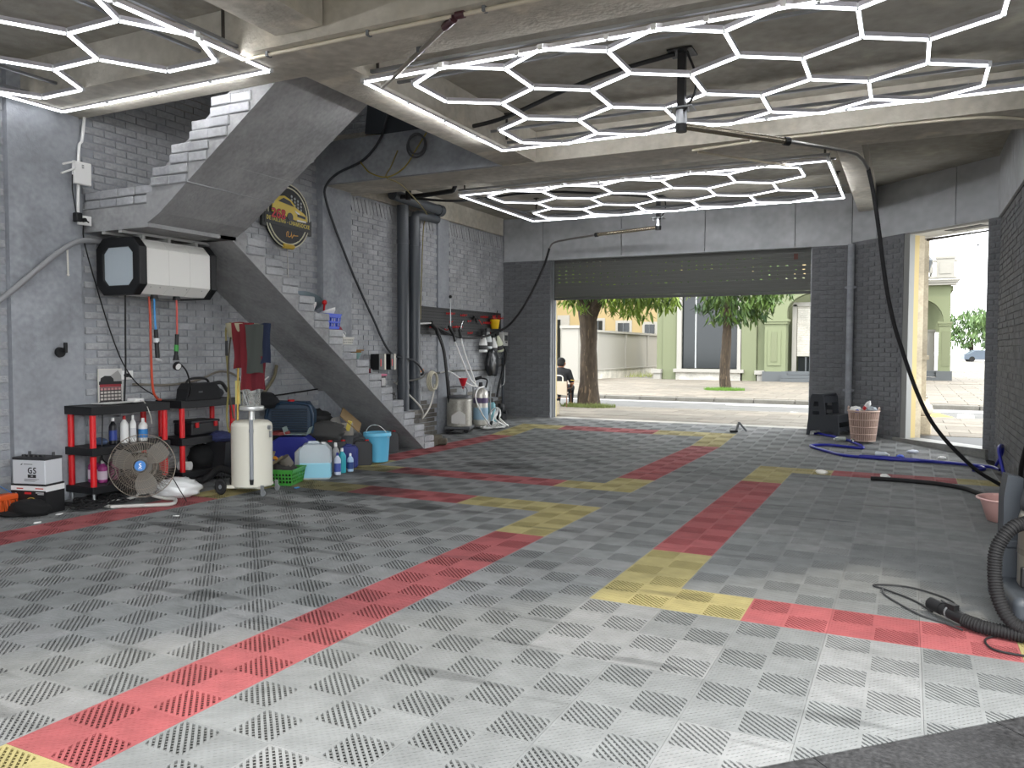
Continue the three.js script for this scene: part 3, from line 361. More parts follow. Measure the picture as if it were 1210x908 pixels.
for (const [x, z, s, i] of [[10.2, -92, 1.45, 0], [12.4, -99, 1.6, 1], [8.6, -112, 1.5, 2], [13.9, -108, 1.6, 3]]) tree(['pale green tree nearest in the far row beyond the plaza', 'rounded tree second in the far row beyond the plaza', 'far row tree next to the green corner building', 'tree at the far row end beside the doorway jamb'][i], [x, OUT, z], [trunkG([[0, -0.1, 0], [0.02, 1.2, 0], [0, 2.9, 0]], [0.34, 0.26, 0.2], 8)], [0, 2.75 * s, 0, 2.2 * s, 1.75 * s, 2.1 * s], 1800, 3.2, [0x3a542a, 0x5c7640], 0.5);
{ const c = thing('parked_car', 'pale parked car under the far row of trees', 'car', [9.5, OUT, -108], 0.2); mesh('body', extr([[-2.1, 0.3], [2.1, 0.3], [2.15, 0.75], [1.4, 0.9], [0.8, 1.35], [-0.9, 1.38], [-1.6, 0.95], [-2.1, 0.85]], 1.7, [0, 0, -0.85], [0, 0, 0], 0.04), M(0x5f6a78, 0.3, { metalness: 0.3 }), c); mesh('window', extr([[-1.4, 0.93], [1.2, 0.93], [0.72, 1.28], [-0.85, 1.3]], 1.74, [0, 0, -0.87]), glassD, c); for (const x of [-1.3, 1.3]) mesh('wheel', cyl(0.32, 0.32, 1.8, [x, 0.32, 0], [PI / 2, 0, 0]), rubber, c); }
// roller shutter, its guides and the stone jambs
{ const d = thing('door_1', '', ''); d.userData = { kind: 'structure' }; const slatM = M(0x5c5d59, 0.6), x0 = -4.27, x1 = 0.17, zc = -9.36;
  for (let i = 0; i < 11; i++) { const y = 2.32 + i * 0.068, s = mesh('slat', rbox(x1 - x0, 0.053, 0.018, 0.008, [(x0 + x1) / 2, y, zc], [0.12, 0, 0]), slatM, d); const g = []; for (let x = x0; x < x1; x += 0.13) { const open = nz(x * 0.9, i * 0.7, 3) > -0.05 && i > 1; const gap = open ? rr(0.01, 0.06) : 0; g.push(box(0.13 - gap, 0.018, 0.008, [x + 0.065, y + 0.034, zc])); } mesh('interlock', g, slatM, s); }
  mesh('bottom_bar', [rbox(x1 - x0, 0.05, 0.035, 0.006, [(x0 + x1) / 2, 2.265, zc])], M(0x4f504e, 0.5), d);
  for (const x of [x0 + 0.015, x1 - 0.015]) mesh('guide_rail', [box(0.05, 2.9, 0.02, [x, 1.5, zc + 0.04]), box(0.05, 2.9, 0.02, [x, 1.5, zc - 0.04]), box(0.015, 2.9, 0.08, [x < -1 ? x - 0.025 : x + 0.025, 1.5, zc])], galv, d);
  mesh('number_plate', box(0.06, 0.09, 0.006, [-0.1, 2.83, zc + 0.018]), M(0x5a2f24, 0.6), d); }
struct('trim_5', [box(0.2, 2.9, 0.12, [-4.37, 1.5, -9.5])], M(0xb5a478, 0.7)); struct('trim_6', box(0.2, 2.9, 0.1, [0.28, 1.5, -9.46]), M(0x8a8b88, 0.6));
const stone = M(0xb7ab93, 0.85, { map: rep(blotchT, 0.8), metric: true });
function stoneColumn(label, x, z, h) { const t = thing('stone_column', label, 'column', [x, OUT, z]); mesh('plinth', [rbox(0.46, 0.27, 0.46, 0.015, [0, 0.135, 0])], stone, t); mesh('moulding', lathe([[0.2, 0.27], [0.24, 0.29], [0.26, 0.35], [0.245, 0.42], [0.21, 0.45], [0.2, 0.5], [0.19, 0.53]], [0, 0, 0], [0, PI / 4, 0], 28), stone, t); mesh('shaft', [box(0.3, h, 0.3, [0, 0.5 + h / 2, 0]), box(0.36, 0.06, 0.36, [0, 1.15, 0])], stone, t); return t; }
stoneColumn('beige stone column with round base moulding left of the shutter opening', -4.7, -9.95, 2.6);
stoneColumn('beige stone column with round base moulding outside the narrow doorway', 1.62, -9.62, 2.6);
{ const d = thing('door_2', '', ''); d.userData = { kind: 'structure' }; mesh('guide_rail', [box(0.1, 2.95, 0.09, obl(1.05, 1.5, -0.06), [0, OA, 0])], M(0x8a8b88, 0.6), d); mesh('jamb_board', box(0.06, 2.95, 0.09, obl(1.05, 1.5, -0.16), [0, OA, 0]), M(0xb39f6c, 0.7), d); mesh('jamb_board', box(0.04, 2.95, 0.1, obl(1.05, 1.5, -0.26), [0, OA, 0]), stone, d); mesh('roller_pipes', [rod(obl(1.0, HEAD - 0.04, -0.42), obl(2.36, HEAD - 0.04, -0.42), 0.012), rod(obl(1.0, HEAD - 0.03, -0.36), obl(2.36, HEAD - 0.05, -0.38), 0.008)], M(0x3b332e, 0.6), d); mesh('ceiling_hole', box(0.55, 0.01, 0.16, obl(1.85, HEAD + 0.003, -0.2), [0, OA, 0]), black, d);
  const w = obl(1.9, HEAD, -0.3); single('loose_wires', 'thin grey wires hanging tangled from the narrow doorway head', 'wires', [tube([[w[0] - 0.1, HEAD, w[2] - 0.1], [w[0] - 0.02, 2.85, w[2]], [w[0] + 0.03, 2.72, w[2]], [w[0] - 0.06, 2.6, w[2]], [w[0] + 0.02, 2.52, w[2]], [w[0] + 0.06, 2.6, w[2]], [w[0] + 0.03, 2.74, w[2]], [w[0] + 0.1, 2.85, w[2]], [w[0] + 0.13, HEAD, w[2]]], 0.0035, 60, 5), sph(0.015, [w[0] + 0.03, 2.73, w[2]], null, 8)], M(0x8a8c8e, 0.6)); }
// ---------- print helpers ----------
function canvasTex(w, h, draw) { const c = document.createElement('canvas'); c.width = w; c.height = h; const x = c.getContext('2d'); draw(x, w, h); const t = new THREE.CanvasTexture(c); t.colorSpace = THREE.SRGBColorSpace; return t; }
const printM = (w, h, draw, o = {}) => new THREE.MeshStandardMaterial({ map: canvasTex(w, h, draw), roughness: 0.5, ...o });
const quad = (w, h, p, r) => place(new THREE.PlaneGeometry(w, h), p, r);
// ---------- generic containers ----------
const bottleG = (r, h, neck = 0.3, n = 16) => lathe([[0, 0], [r * 0.92, 0], [r, 0.008], [r, h * 0.66], [r * 0.85, h * 0.74], [r * neck, h * 0.86], [r * neck, h * 0.9], [0, h * 0.9]], [0, 0, 0], [0, 0, 0], n);
function bottle(name, label, p, r, h, body, cap, group, band, ry = 0) { const t = thing(name, label, 'bottle', p, ry, group); mesh('body', bottleG(r, h), body, t); mesh('cap', cyl(r * 0.34, r * 0.4, h * 0.13, [0, h * 0.935, 0], [0, 0, 0], 12), cap, t); if (band) mesh('label_band', cyl(r * 1.015, r * 1.015, h * 0.38, [0, h * 0.34, 0], [0, 0, 0], 18, true), band, t); return t; }
function jerrycan(label, p, w, h, d, mat, capM, ry, liquid, liq = 0.45, group) {
  const t = thing('jerrycan', label, 'canister', p, ry, group), c = w * 0.16;
  const prof = [[-w / 2, 0.02], [-w / 2 + 0.02, 0], [w / 2 - 0.02, 0], [w / 2, 0.02], [w / 2, h * 0.8], [w / 2 - c, h * 0.93], [-w / 2 + c, h * 0.93], [-w / 2, h * 0.8]];
  mesh('body', extr(prof, d - 0.03, [0, 0, -d / 2 + 0.015], [0, 0, 0], 0.012), mat, t);
  mesh('handle', [tube([[-w * 0.22, h * 0.92, 0], [-w * 0.2, h * 0.99, 0], [w * 0.08, h * 0.99, 0], [w * 0.1, h * 0.92, 0]], Math.min(0.016, d * 0.12), 20, 8, false, 0.3)], mat, t);
  mesh('cap', cyl(0.024, 0.026, 0.035, [w * 0.27, h * 0.95, 0]), capM, t); if (liquid) mesh('liquid', rbox(w + 0.027, h * liq, d, 0.02, [0, h * liq / 2 + 0.004, 0]), liquid, t); return t; }
function crate(name, label, cat, p, w, h, d, mat, ry, cols, rows) { // plastic basket with real openings in its sides
  const t = thing(name, label, cat, p, ry), k = 0.86, side = (len, n) => { const holes = []; const mw = len / (n + 0.6), mh = h * 0.72 / rows; for (let i = 0; i < n; i++) for (let j = 0; j < rows; j++) { const x = -len / 2 + mw * 0.3 + (i + 0.5) * mw, y = h * 0.12 + (j + 0.5) * mh; holes.push([[x - mw * 0.33, y - mh * 0.34], [x + mw * 0.33, y - mh * 0.34], [x + mw * 0.33, y + mh * 0.34], [x - mw * 0.33, y + mh * 0.34]]); } return place(new THREE.ExtrudeGeometry((() => { const s = shape([[-len / 2 * k, 0], [len / 2 * k, 0], [len / 2, h], [-len / 2, h]]); holes.forEach(q => s.holes.push(shape(q))); return s; })(), { depth: 0.005, bevelEnabled: false })); };
  const sl = (1 - k) / 2; const f = side(w, cols), s = side(d, Math.max(2, Math.round(cols * d / w))); const a = Math.atan2(d * sl, h), b = Math.atan2(w * sl, h);
  mesh('side', f.clone().rotateX(a).translate(0, 0, d / 2 * k), mat, t); mesh('side', f.clone().rotateX(a).rotateY(PI).translate(0, 0, -d / 2 * k), mat, t); mesh('side', s.clone().rotateX(b).rotateY(PI / 2).translate(w / 2 * k, 0, 0), mat, t); mesh('side', s.clone().rotateX(b).rotateY(-PI / 2).translate(-w / 2 * k, 0, 0), mat, t);
  mesh('bottom', box(w * k, 0.006, d * k, [0, 0.003, 0]), mat, t); mesh('rim', [box(w + 0.02, 0.014, 0.014, [0, h, d / 2]), box(w + 0.02, 0.014, 0.014, [0, h, -d / 2]), box(0.014, 0.014, d, [w / 2, h, 0]), box(0.014, 0.014, d, [-w / 2, h, 0])], mat, t); return t; }
function cable(label, pts, r, mat, name = 'cable', cat = 'cable', seg, group) { return single(name, label, cat, tube(pts, r, seg ?? Math.min(160, pts.length * 9), 7), mat, null, 0, group); }
const blob = (rx, ry, rz, p, k = 1, amp = 0.25, n = 18) => { const g = new THREE.SphereGeometry(1, n, n), q = g.attributes.position; for (let i = 0; i < q.count; i++) { const x = q.getX(i), y = q.getY(i), z = q.getZ(i), w = 1 + amp * fbm(x * 1.6 * k + 3, y * 1.6 * k, 3, z * 1.6 * k) + amp * 0.6 * Math.abs(nz(x * 4 * k, y * 4 * k, z * 4 * k)); q.setXYZ(i, x * w * rx, Math.max(y, -0.75) * w * ry, z * w * rz); } g.computeVertexNormals(); return place(g, p); };

// ---------- left front: broom, batteries, cap, cables ----------
{ const t = thing('broom', 'push broom with orange bristles and a wooden handle leaning on the left wall', 'broom', [-5.0, 0, 0.12]); mesh('handle', rod([-0.06, 0.12, 0.02], [-0.1, 0.85, 0.03], 0.016), M(0xb9803f, 0.5), t); mesh('handle_grip', [rod([-0.1, 0.85, 0.03], [-0.115, 1.1, 0.033], 0.018), rod([-0.065, 0.12, 0.02], [-0.075, 0.3, 0.022], 0.02)], M(0x2d5f96, 0.5), t); mesh('head', rbox(0.1, 0.05, 0.3, 0.015, [0, 0.14, 0.02]), M(0xc8501a, 0.5), t); mesh('brace', tube([[-0.06, 0.26, 0.02], [-0.02, 0.2, -0.06], [0.0, 0.16, -0.1]], 0.004), M(0x2d5f96, 0.5), t);
  const g = []; for (let i = 0; i < 220; i++) { const z = rr(-0.13, 0.17), x = rr(-0.04, 0.05); g.push(rod([x, 0.13, z], [x * 1.5 + rr(-0.01, 0.02), 0.003, (z - 0.02) * 1.12 + 0.02 + rr(-0.01, 0.01)], 0.0028, 4)); } mesh('bristles', g, M(0xd9591a, 0.7), t); }
{ const t = thing('battery_box', 'black printed car battery carton on the floor under the grey battery', 'box', [-4.88, 0, -0.12], 0.25); mesh('carton', box(0.33, 0.24, 0.2, [0, 0.12, 0]), M(0x141517, 0.5), t); mesh('band', box(0.332, 0.045, 0.202, [0, 0.205, 0]), M(0xdddddd, 0.5), t);
  mesh('print', quad(0.33, 0.2, [0, 0.09, 0.1015]), printM(256, 160, (x, w, h) => { x.fillStyle = '#141517'; x.fillRect(0, 0, w, h); x.fillStyle = '#c3262c'; x.fillRect(100, 10, 50, 14); x.strokeStyle = '#c9a84a'; x.lineWidth = 5; x.beginPath(); x.arc(150, 92, 46, 2.6, 6.2); x.stroke(); x.strokeStyle = '#e8e4d0'; x.lineWidth = 3; for (let i = 0; i < 6; i++) { x.beginPath(); x.moveTo(128 + i * 8, 60 + i * 9); x.lineTo(160 + i * 6, 58 + i * 9); x.stroke(); } x.fillStyle = '#ccc'; x.fillRect(182, 10, 60, 6); x.fillRect(196, 20, 46, 5); x.beginPath(); x.arc(36, 28, 11, 0, 7); x.fill(); }), t); mesh('band_print', quad(0.32, 0.03, [0, 0.205, 0.1018]), printM(256, 24, (x, w, h) => { x.fillStyle = '#ddd'; x.fillRect(0, 0, w, h); x.fillStyle = '#b32'; x.fillRect(40, 8, 50, 7); x.fillRect(182, 6, 60, 7); }), t); }
{ const t = thing('car_battery', 'pale grey car battery lettered GS standing on the black carton', 'battery', [-4.88, 0.24, -0.12], 0.25); mesh('case', rbox(0.31, 0.2, 0.185, 0.008, [0, 0.1, 0]), M(0xc5c8cc, 0.45), t); mesh('lid', [rbox(0.315, 0.022, 0.19, 0.006, [0, 0.207, 0])], M(0x26272a, 0.5), t); for (const x of [-0.1, -0.055, -0.01, 0.035, 0.08]) mesh('vent_cap', cyl(0.016, 0.018, 0.018, [x, 0.225, 0.03], [0, 0, 0], 12), black, t); for (const x of [-0.12, 0.11]) mesh('terminal', [cyl(0.011, 0.012, 0.035, [x, 0.232, -0.05], [0, 0, 0], 10)], M(0x3a3b3e, 0.5), t);
  mesh('print', quad(0.24, 0.18, [0.02, 0.1, 0.0932]), printM(256, 192, (x, w, h) => { x.fillStyle = '#c5c8cc'; x.fillRect(0, 0, w, h); x.fillStyle = '#111'; x.font = 'bold 74px sans-serif'; x.textAlign = 'center'; x.fillText('GS', 140, 108); x.fillRect(96, 118, 84, 28); x.fillStyle = '#c5c8cc'; x.font = 'bold 18px sans-serif'; x.fillText('GS', 138, 138); x.fillStyle = '#222'; x.beginPath(); x.moveTo(20, 34); x.lineTo(48, 20); x.lineTo(40, 36); x.fill(); for (let i = 0; i < 3; i++) x.fillRect(60, 156 + i * 9, 150 - i * 20, 3); x.fillRect(56, 26, 90, 5); }), t); }
single('black_rag', 'black crumpled cloth lying in front of the battery carton', 'cloth', [blob(0.17, 0.075, 0.1, [0, 0.05, 0], 1, 0.3), blob(0.12, 0.02, 0.09, [-0.1, 0.02, 0.06], 1, 0.2)], M(0x0d0d0e, 0.95), [-4.8, 0, 0.0], 0.3);
{ const pts = []; for (let i = 0; i < 90; i++) { const a = i * 0.75; pts.push([-4.72 + 0.2 * Math.cos(a) + rr(-0.06, 0.06), 0.012 + 0.03 * rnd() * (i % 5 ? 1 : 2), -0.5 + 0.22 * Math.sin(a * 1.13) + rr(-0.05, 0.05)]); } cable('heap of black extension cable on the floor below the first shelf unit', pts, 0.006, rubber, 'cable_heap', 'cable', 420); }
// ---------- two red and black shelf units ----------
const shelfBlack = M(0x16171a, 0.55), shelfRed = M(0xd0121a, 0.42);
function shelfUnit(label, z0, z1, tiers) { const t = thing('shelf_unit', label, 'shelf', [-4.965, 0, (z0 + z1) / 2], 0, 'red and black shelf units'), L = z0 - z1;
  for (const [y, h] of tiers) { const s = mesh('shelf', [rbox(0.36, 0.012, L, 0.004, [0, y + 0.03, 0]), rbox(0.012, h, L, 0.004, [0.176, y, 0]), rbox(0.012, h, L, 0.004, [-0.176, y, 0]), rbox(0.36, h, 0.012, 0.004, [0, y, L / 2 - 0.006]), rbox(0.36, h, 0.012, 0.004, [0, y, -L / 2 + 0.006])], shelfBlack, t); }
  for (const x of [-0.145, 0.145]) for (const z of [-L / 2 + 0.035, L / 2 - 0.035]) { mesh('post', cyl(0.026, 0.026, 0.29, [x, 0.62, z]), shelfRed, t); mesh('post', cyl(0.026, 0.026, 0.29, [x, 0.255, z]), shelfRed, t); mesh('foot', [cyl(0.012, 0.018, 0.11, [x, 0.055, z], [0, 0, 0], 10)], galv, t); } return t; }
shelfUnit('nearer red and black plastic shelf unit holding detailing bottles', -0.545, -1.365, [[0.8, 0.075], [0.44, 0.065], [0.1, 0.05]]);
shelfUnit('farther red and black shelf unit with the loudspeaker on top', -1.5, -2.22, [[0.8, 0.075], [0.43, 0.065], [0.1, 0.05]]);
const pinkL = new THREE.MeshPhysicalMaterial({ color: 0xc2509e, roughness: 0.25, transmission: 0.35, thickness: 0.04 }), navy = M(0x1c2650, 0.5), blueBand = M(0x2f7fc4, 0.5), whiteP = M(0xe9e9e7, 0.42);
bottle('spray_bottle', 'black bottle with a blue band and white cap on the nearer shelf', [-4.93, 0.477, -0.86], 0.034, 0.24, M(0x14151a, 0.4), whiteP, 'bottles on the nearer shelf', M(0x2a3f8a, 0.5));
bottle('spray_bottle', 'white bottle with a red cap beside the black bottle on the nearer shelf', [-4.92, 0.477, -0.97], 0.036, 0.25, whiteP, redP, 'bottles on the nearer shelf');
bottle('spray_bottle', 'plain white bottle with white nozzle behind the fan guard', [-4.92, 0.477, -1.06], 0.03, 0.25, whiteP, whiteP, 'bottles on the nearer shelf', M(0xcfd0d2, 0.5));
bottle('spray_bottle', 'front one of two white bottles with broad blue labels on the nearer shelf', [-4.92, 0.477, -1.17], 0.042, 0.215, whiteP, whiteP, 'bottles on the nearer shelf', blueBand);
bottle('spray_bottle', 'rear one of two white bottles with broad blue labels on the nearer shelf', [-5.02, 0.477, -1.25], 0.04, 0.2, whiteP, whiteP, 'bottles on the nearer shelf', blueBand);
bottle('liquid_bottle', 'tall pink liquid bottle at the near end of the bottom shelf', [-5.06, 0.137, -0.76], 0.05, 0.22, pinkL, whiteP, 'pink bottles on the bottom shelf', M(0xe9d6e4, 0.5));
bottle('liquid_bottle', 'pink liquid bottle right behind the front shelf post', [-4.96, 0.137, -0.77], 0.04, 0.2, pinkL, whiteP, 'pink bottles on the bottom shelf', M(0xe9d6e4, 0.5));
bottle('liquid_bottle', 'dark pink bottle beside the black bag on the bottom shelf', [-5.03, 0.137, -0.94], 0.04, 0.22, M(0x8c4a6a, 0.4), whiteP, 'pink bottles on the bottom shelf');
single('tool_bag', 'limp black bag filling the right of the bottom shelf behind the fan', 'bag', blob(0.12, 0.12, 0.17, [0, 0.1, 0]), M(0x17181b, 0.9), [-4.98, 0.137, -1.16]);
single('rag', 'blue grey rag crumpled at the near end of the middle shelf', 'cloth', blob(0.09, 0.035, 0.05, [0, 0.03, 0], 1.5), M(0x4a5a78, 0.9), [-4.98, 0.477, -0.76]);
single('paper_sheets', 'loose white papers spread on top of the nearer shelf unit', 'paper', [box(0.2, 0.004, 0.28, [0, 0.004, 0], [0, 0.3, 0]), box(0.15, 0.003, 0.2, [0.05, 0.01, -0.1], [0, -0.2, 0])], M(0xdcdcd8, 0.8), [-5.0, 0.843, -0.9]);
{ const t = thing('charger_box', 'small white charger with a cord on top of the nearer shelf unit', 'charger', [-4.95, 0.843, -1.12]); mesh('case', rbox(0.12, 0.035, 0.1, 0.01, [0, 0.02, 0]), whiteP, t); mesh('cord', tube([[0.05, 0.02, 0], [0.15, 0, 0.02], [0.17, -0.12, -0.02], [0.15, -0.2, -0.05]], 0.004, 24, 6), offWhite, t); }
{ const t = thing('loudspeaker', 'black portable loudspeaker on top of the farther shelf unit', 'speaker', [-4.98, 0.842, -1.77]); mesh('body', extr([[-0.21, 0], [0.21, 0], [0.195, 0.1], [0.15, 0.15], [-0.15, 0.15], [-0.195, 0.1]], 0.13, [0.07, 0, 0], [0, PI / 2, 0], 0.012), M(0x16171a, 0.85), t); mesh('badge', box(0.004, 0.016, 0.05, [0.215, 0.075, 0.05]), M(0x4b4d50, 0.5), t); mesh('handle', tube([[0.12, 0.12, 0.16], [0.12, 0.2, 0.1], [0.12, 0.2, -0.1], [0.12, 0.12, -0.16]], 0.012, 30), black, t); }
{ const t = thing('pistol_case', 'black tool with a curved grip lying on the far end of the shelf top', 'tool', [-5.0, 0.842, -2.12]); mesh('grip', tube([[0, 0.02, 0.15], [0.02, 0.12, 0.1], [0, 0.14, 0], [0, 0.14, -0.1], [0.02, 0.05, -0.16]], 0.02, 30), black, t); mesh('pouch', blob(0.08, 0.05, 0.1, [0, 0.04, 0]), M(0x3a3b40, 0.9), t); }
{ const t = thing('tool_case', 'black tool case with red latches on the middle tier of the farther shelf', 'case', [-5.0, 0.467, -1.88]); mesh('case', [rbox(0.26, 0.13, 0.36, 0.02, [0, 0.066, 0])], M(0x1b1c1f, 0.5), t); mesh('lid', rbox(0.27, 0.03, 0.37, 0.012, [0, 0.14, 0]), M(0x222327, 0.5), t); for (const z of [-0.12, 0.12]) mesh('latch', box(0.012, 0.05, 0.04, [0.138, 0.11, z]), redP, t); }
single('white_roll', 'white paper roll at the foot of the farther shelf unit', 'roll', [cyl(0.045, 0.045, 0.12, [0, 0.045, 0], [0, 0, PI / 2])], whiteP, [-4.93, 0.13, -1.66], 0.4);
single('cloth_bundle', 'blue patterned cloth bundle stuffed into the black bin', 'cloth', blob(0.1, 0.06, 0.12, [0, 0.04, 0], 2, 0.4), M(0x333a66, 0.9, { map: rep(blotchT, 3) }), [-4.8, 0.4, -2.0]);
{ const t = thing('waste_bin', 'square black plastic bin before the farther shelf unit', 'bin', [-4.78, 0.1, -2.02], 0.1); mesh('body', [extr([[-0.1, 0], [0.1, 0], [0.125, 0.3], [0.11, 0.3], [0.09, 0.012], [-0.09, 0.012], [-0.11, 0.3], [-0.125, 0.3]], 0.2, [0, 0, -0.1]), extr([[-0.1, 0], [0.1, 0], [0.125, 0.3], [-0.125, 0.3]], 0.012, [0, 0, 0.1]), extr([[-0.1, 0], [0.1, 0], [0.125, 0.3], [-0.125, 0.3]], 0.012, [0, 0, -0.112])], M(0x1f2023, 0.5), t); }
single('black_tyre_bag', 'round black bag lying under the farther shelf unit', 'bag', [blob(0.14, 0.13, 0.13, [0, 0.11, 0])], M(0x101113, 0.9), [-4.93, 0.13, -1.88]);
single('suction_hose', 'fat black ribbed suction hose heaped before the farther shelf unit', 'hose', (() => { const g = []; const c = new THREE.CatmullRomCurve3([[-4.7, 0.06, -1.45], [-4.55, 0.08, -1.55], [-4.5, 0.17, -1.7], [-4.42, 0.1, -1.85], [-4.45, 0.08, -2.0], [-4.6, 0.12, -2.1], [-4.42, 0.18, -2.2], [-4.25, 0.1, -2.2], [-4.2, 0.06, -2.1]].map(q => V(...q))); g.push(fin(new THREE.TubeGeometry(c, 80, 0.032, 9))); for (let i = 0; i < 120; i++) { const q = c.getPointAt(i / 120), d = c.getTangentAt(i / 120), r = new THREE.TorusGeometry(0.033, 0.004, 4, 10); r.applyQuaternion(new THREE.Quaternion().setFromUnitVectors(V(0, 0, 1), d)); g.push(fin(r.translate(q.x, q.y, q.z))); } return g; })(), rubber);
// ---------- floor fan ----------
{ const t = thing('floor_fan', 'large grey floor fan with a dusty wire guard on a tubular stand', 'fan', [-4.38, 0, -0.72], 0.72), cy = 0.335, R = 0.268, tilt = g => g.rotateX(-0.12).translate(0, cy, 0);
  const frame = M(0xb6b5b0, 0.45), wire = M(0x8f867a, 0.5, { metalness: 0.3 }), blade = M(0x77777a, 0.5);
  mesh('stand', [tube([[-0.22, 0.018, 0.16], [0.22, 0.018, 0.16], [0.27, 0.018, 0.1], [0.25, 0.02, -0.08], [0.16, 0.02, -0.13], [0.06, 0.06, -0.1], [0, 0.2, -0.08]], 0.016, 60, 8, false, 0.2), tube([[-0.22, 0.018, 0.16], [-0.27, 0.018, 0.1], [-0.25, 0.02, -0.08], [-0.16, 0.02, -0.13], [-0.06, 0.06, -0.1], [0, 0.2, -0.08]], 0.016, 60, 8, false, 0.2), cyl(0.02, 0.02, 0.2, [0, 0.25, -0.08])], frame, t);
  const guard = []; for (let i = 0; i < 72; i++) { const a = i / 72 * PI * 2, tw = 0.35, p = (r, da, z) => [r * Math.cos(a + da), r * Math.sin(a + da), z]; guard.push(fin(new THREE.TubeGeometry(new THREE.CatmullRomCurve3([p(0.06, 0, 0.085), p(0.15, tw * 0.4, 0.078), p(0.235, tw * 0.9, 0.055), p(R, tw, 0.0)].map(q => V(...q))), 7, 0.0016, 4))); }
  for (let i = 0; i < 60; i++) { const a = i / 60 * PI * 2, p = (r, z) => [r * Math.cos(a), r * Math.sin(a), z]; guard.push(fin(new THREE.TubeGeometry(new THREE.CatmullRomCurve3([p(0.06, -0.1), p(0.2, -0.085), p(R, 0)].map(q => V(...q))), 5, 0.0016, 4))); }
  for (const [r, z] of [[R, 0], [0.2, 0.067], [0.13, 0.08], [0.062, 0.086], [0.2, -0.085], [0.1, -0.095]]) guard.push(tor(r, r > 0.25 ? 0.004 : 0.002, [0, 0, z], [0, 0, 0], 48, 5)); mesh('wire_guard', guard.map(tilt), wire, t);
  for (let k = 0; k < 3; k++) { const g = new THREE.PlaneGeometry(0.19, 0.17, 10, 8), p = g.attributes.position; for (let i = 0; i < p.count; i++) { const u = (p.getX(i) + 0.095) / 0.19, v = p.getY(i) / 0.085, r = 0.05 + u * 0.195, w = 0.35 + 0.65 * Math.sin(PI * Math.min(1, u * 0.75 + 0.2)), a = v * 0.55 * w; p.setXYZ(i, r * Math.cos(a), r * Math.sin(a), -0.01 - v * 0.045 * (1 - 0.4 * u)); } g.computeVertexNormals(); mesh('blade', tilt(fin(g.rotateZ(k * PI * 2 / 3 + 0.7))), new THREE.MeshStandardMaterial({ color: 0x77736c, roughness: 0.6, side: THREE.DoubleSide }), t); }
  mesh('motor', [tilt(cyl(0.075, 0.065, 0.16, [0, 0, -0.12], [PI / 2, 0, 0])), tilt(cyl(0.05, 0.05, 0.05, [0, 0, 0], [PI / 2, 0, 0]))], M(0x6b6b69, 0.5), t);
  mesh('badge', tilt(cyl(0.044, 0.044, 0.01, [0, 0, 0.09], [PI / 2, 0, 0], 28)), M(0x2c78c2, 0.35), t); mesh('badge_letter', tilt(quad(0.066, 0.066, [0, 0, 0.0955])), printM(128, 128, (x, w, h) => { x.fillStyle = '#2c78c2'; x.fillRect(0, 0, w, h); x.fillStyle = '#eef4fa'; x.font = 'bold 96px sans-serif'; x.textAlign = 'center'; x.fillText('S', 64, 90); x.fillRect(34, 104, 60, 8); }), t);
  mesh('cord', tube([[0.05, 0.28, -0.2], [0.2, 0.22, -0.14], [0.3, 0.1, -0.02], [0.36, 0.02, 0.06]], 0.004, 24, 6), black, t); }
single('plastic_sack', 'crumpled translucent white plastic sack behind the fan', 'bag', blob(0.2, 0.1, 0.13, [0, 0.07, 0], 1.6, 0.25, 28), new THREE.MeshPhysicalMaterial({ color: 0xe8eaea, roughness: 0.25, clearcoat: 0.6, transmission: 0.15, thickness: 0 }), [-4.42, 0.0, -1.12], 0.9);
// ---------- poster, sockets, router and cables on the wall ----------
{ const t = thing('wall_calendar', 'wall calendar with a dark car picture above rows of date squares', 'calendar', [-5.168, 0.985, -1.02], PI / 2); mesh('card', box(0.25, 0.34, 0.012, [0, 0, 0]), offWhite, t); mesh('print', quad(0.24, 0.33, [0, 0, 0.0065]), printM(240, 330, (x, w, h) => { x.fillStyle = '#c9c8c6'; x.fillRect(0, 0, w, h); x.fillStyle = '#9b9a98'; x.beginPath(); x.moveTo(120, 60); x.lineTo(200, 10); x.lineTo(240, 70); x.lineTo(240, 110); x.lineTo(60, 110); x.fill(); x.fillStyle = '#1d1e20'; x.beginPath(); x.moveTo(10, 118); x.lineTo(20, 80); x.lineTo(60, 60); x.lineTo(120, 62); x.lineTo(150, 88); x.lineTo(156, 122); x.fill(); x.fillRect(0, 112, w, 30); x.fillStyle = '#8e2b33'; x.fillRect(6, 140, 228, 26); x.fillStyle = '#3a3536'; x.fillRect(6, 168, 228, 130); for (let r = 0; r < 4; r++) for (let c = 0; c < 6; c++) { x.fillStyle = r === 0 ? '#b88' : '#c4bfb8'; x.fillRect(14 + c * 37, 174 + r * 31, 28, 20); } x.fillStyle = '#1d1e20'; x.fillRect(0, 298, w, 32); x.fillStyle = '#aaa'; for (let c = 0; c < 4; c++) x.fillRect(20 + c * 55, 306, 26, 10); }), t); }
const plug = (label, p, ry = PI / 2) => { const t = thing('wall_socket', label, 'socket', p, ry); mesh('plate', rbox(0.13, 0.085, 0.02, 0.006, [0, 0, 0.01]), whiteP, t); mesh('plug', [cyl(0.018, 0.02, 0.03, [-0.02, 0, 0.035], [PI / 2, 0, 0], 12), rod([-0.02, 0, 0.05], [0.01, -0.02, 0.055], 0.006)], black, t); return t; };
plug('white wall socket with a black plug beside the calendar', [-5.178, 1.09, -1.2]); plug('white wall socket with a black adapter high on the left pillar below the router', [-5.08, 2.48, -0.72]);
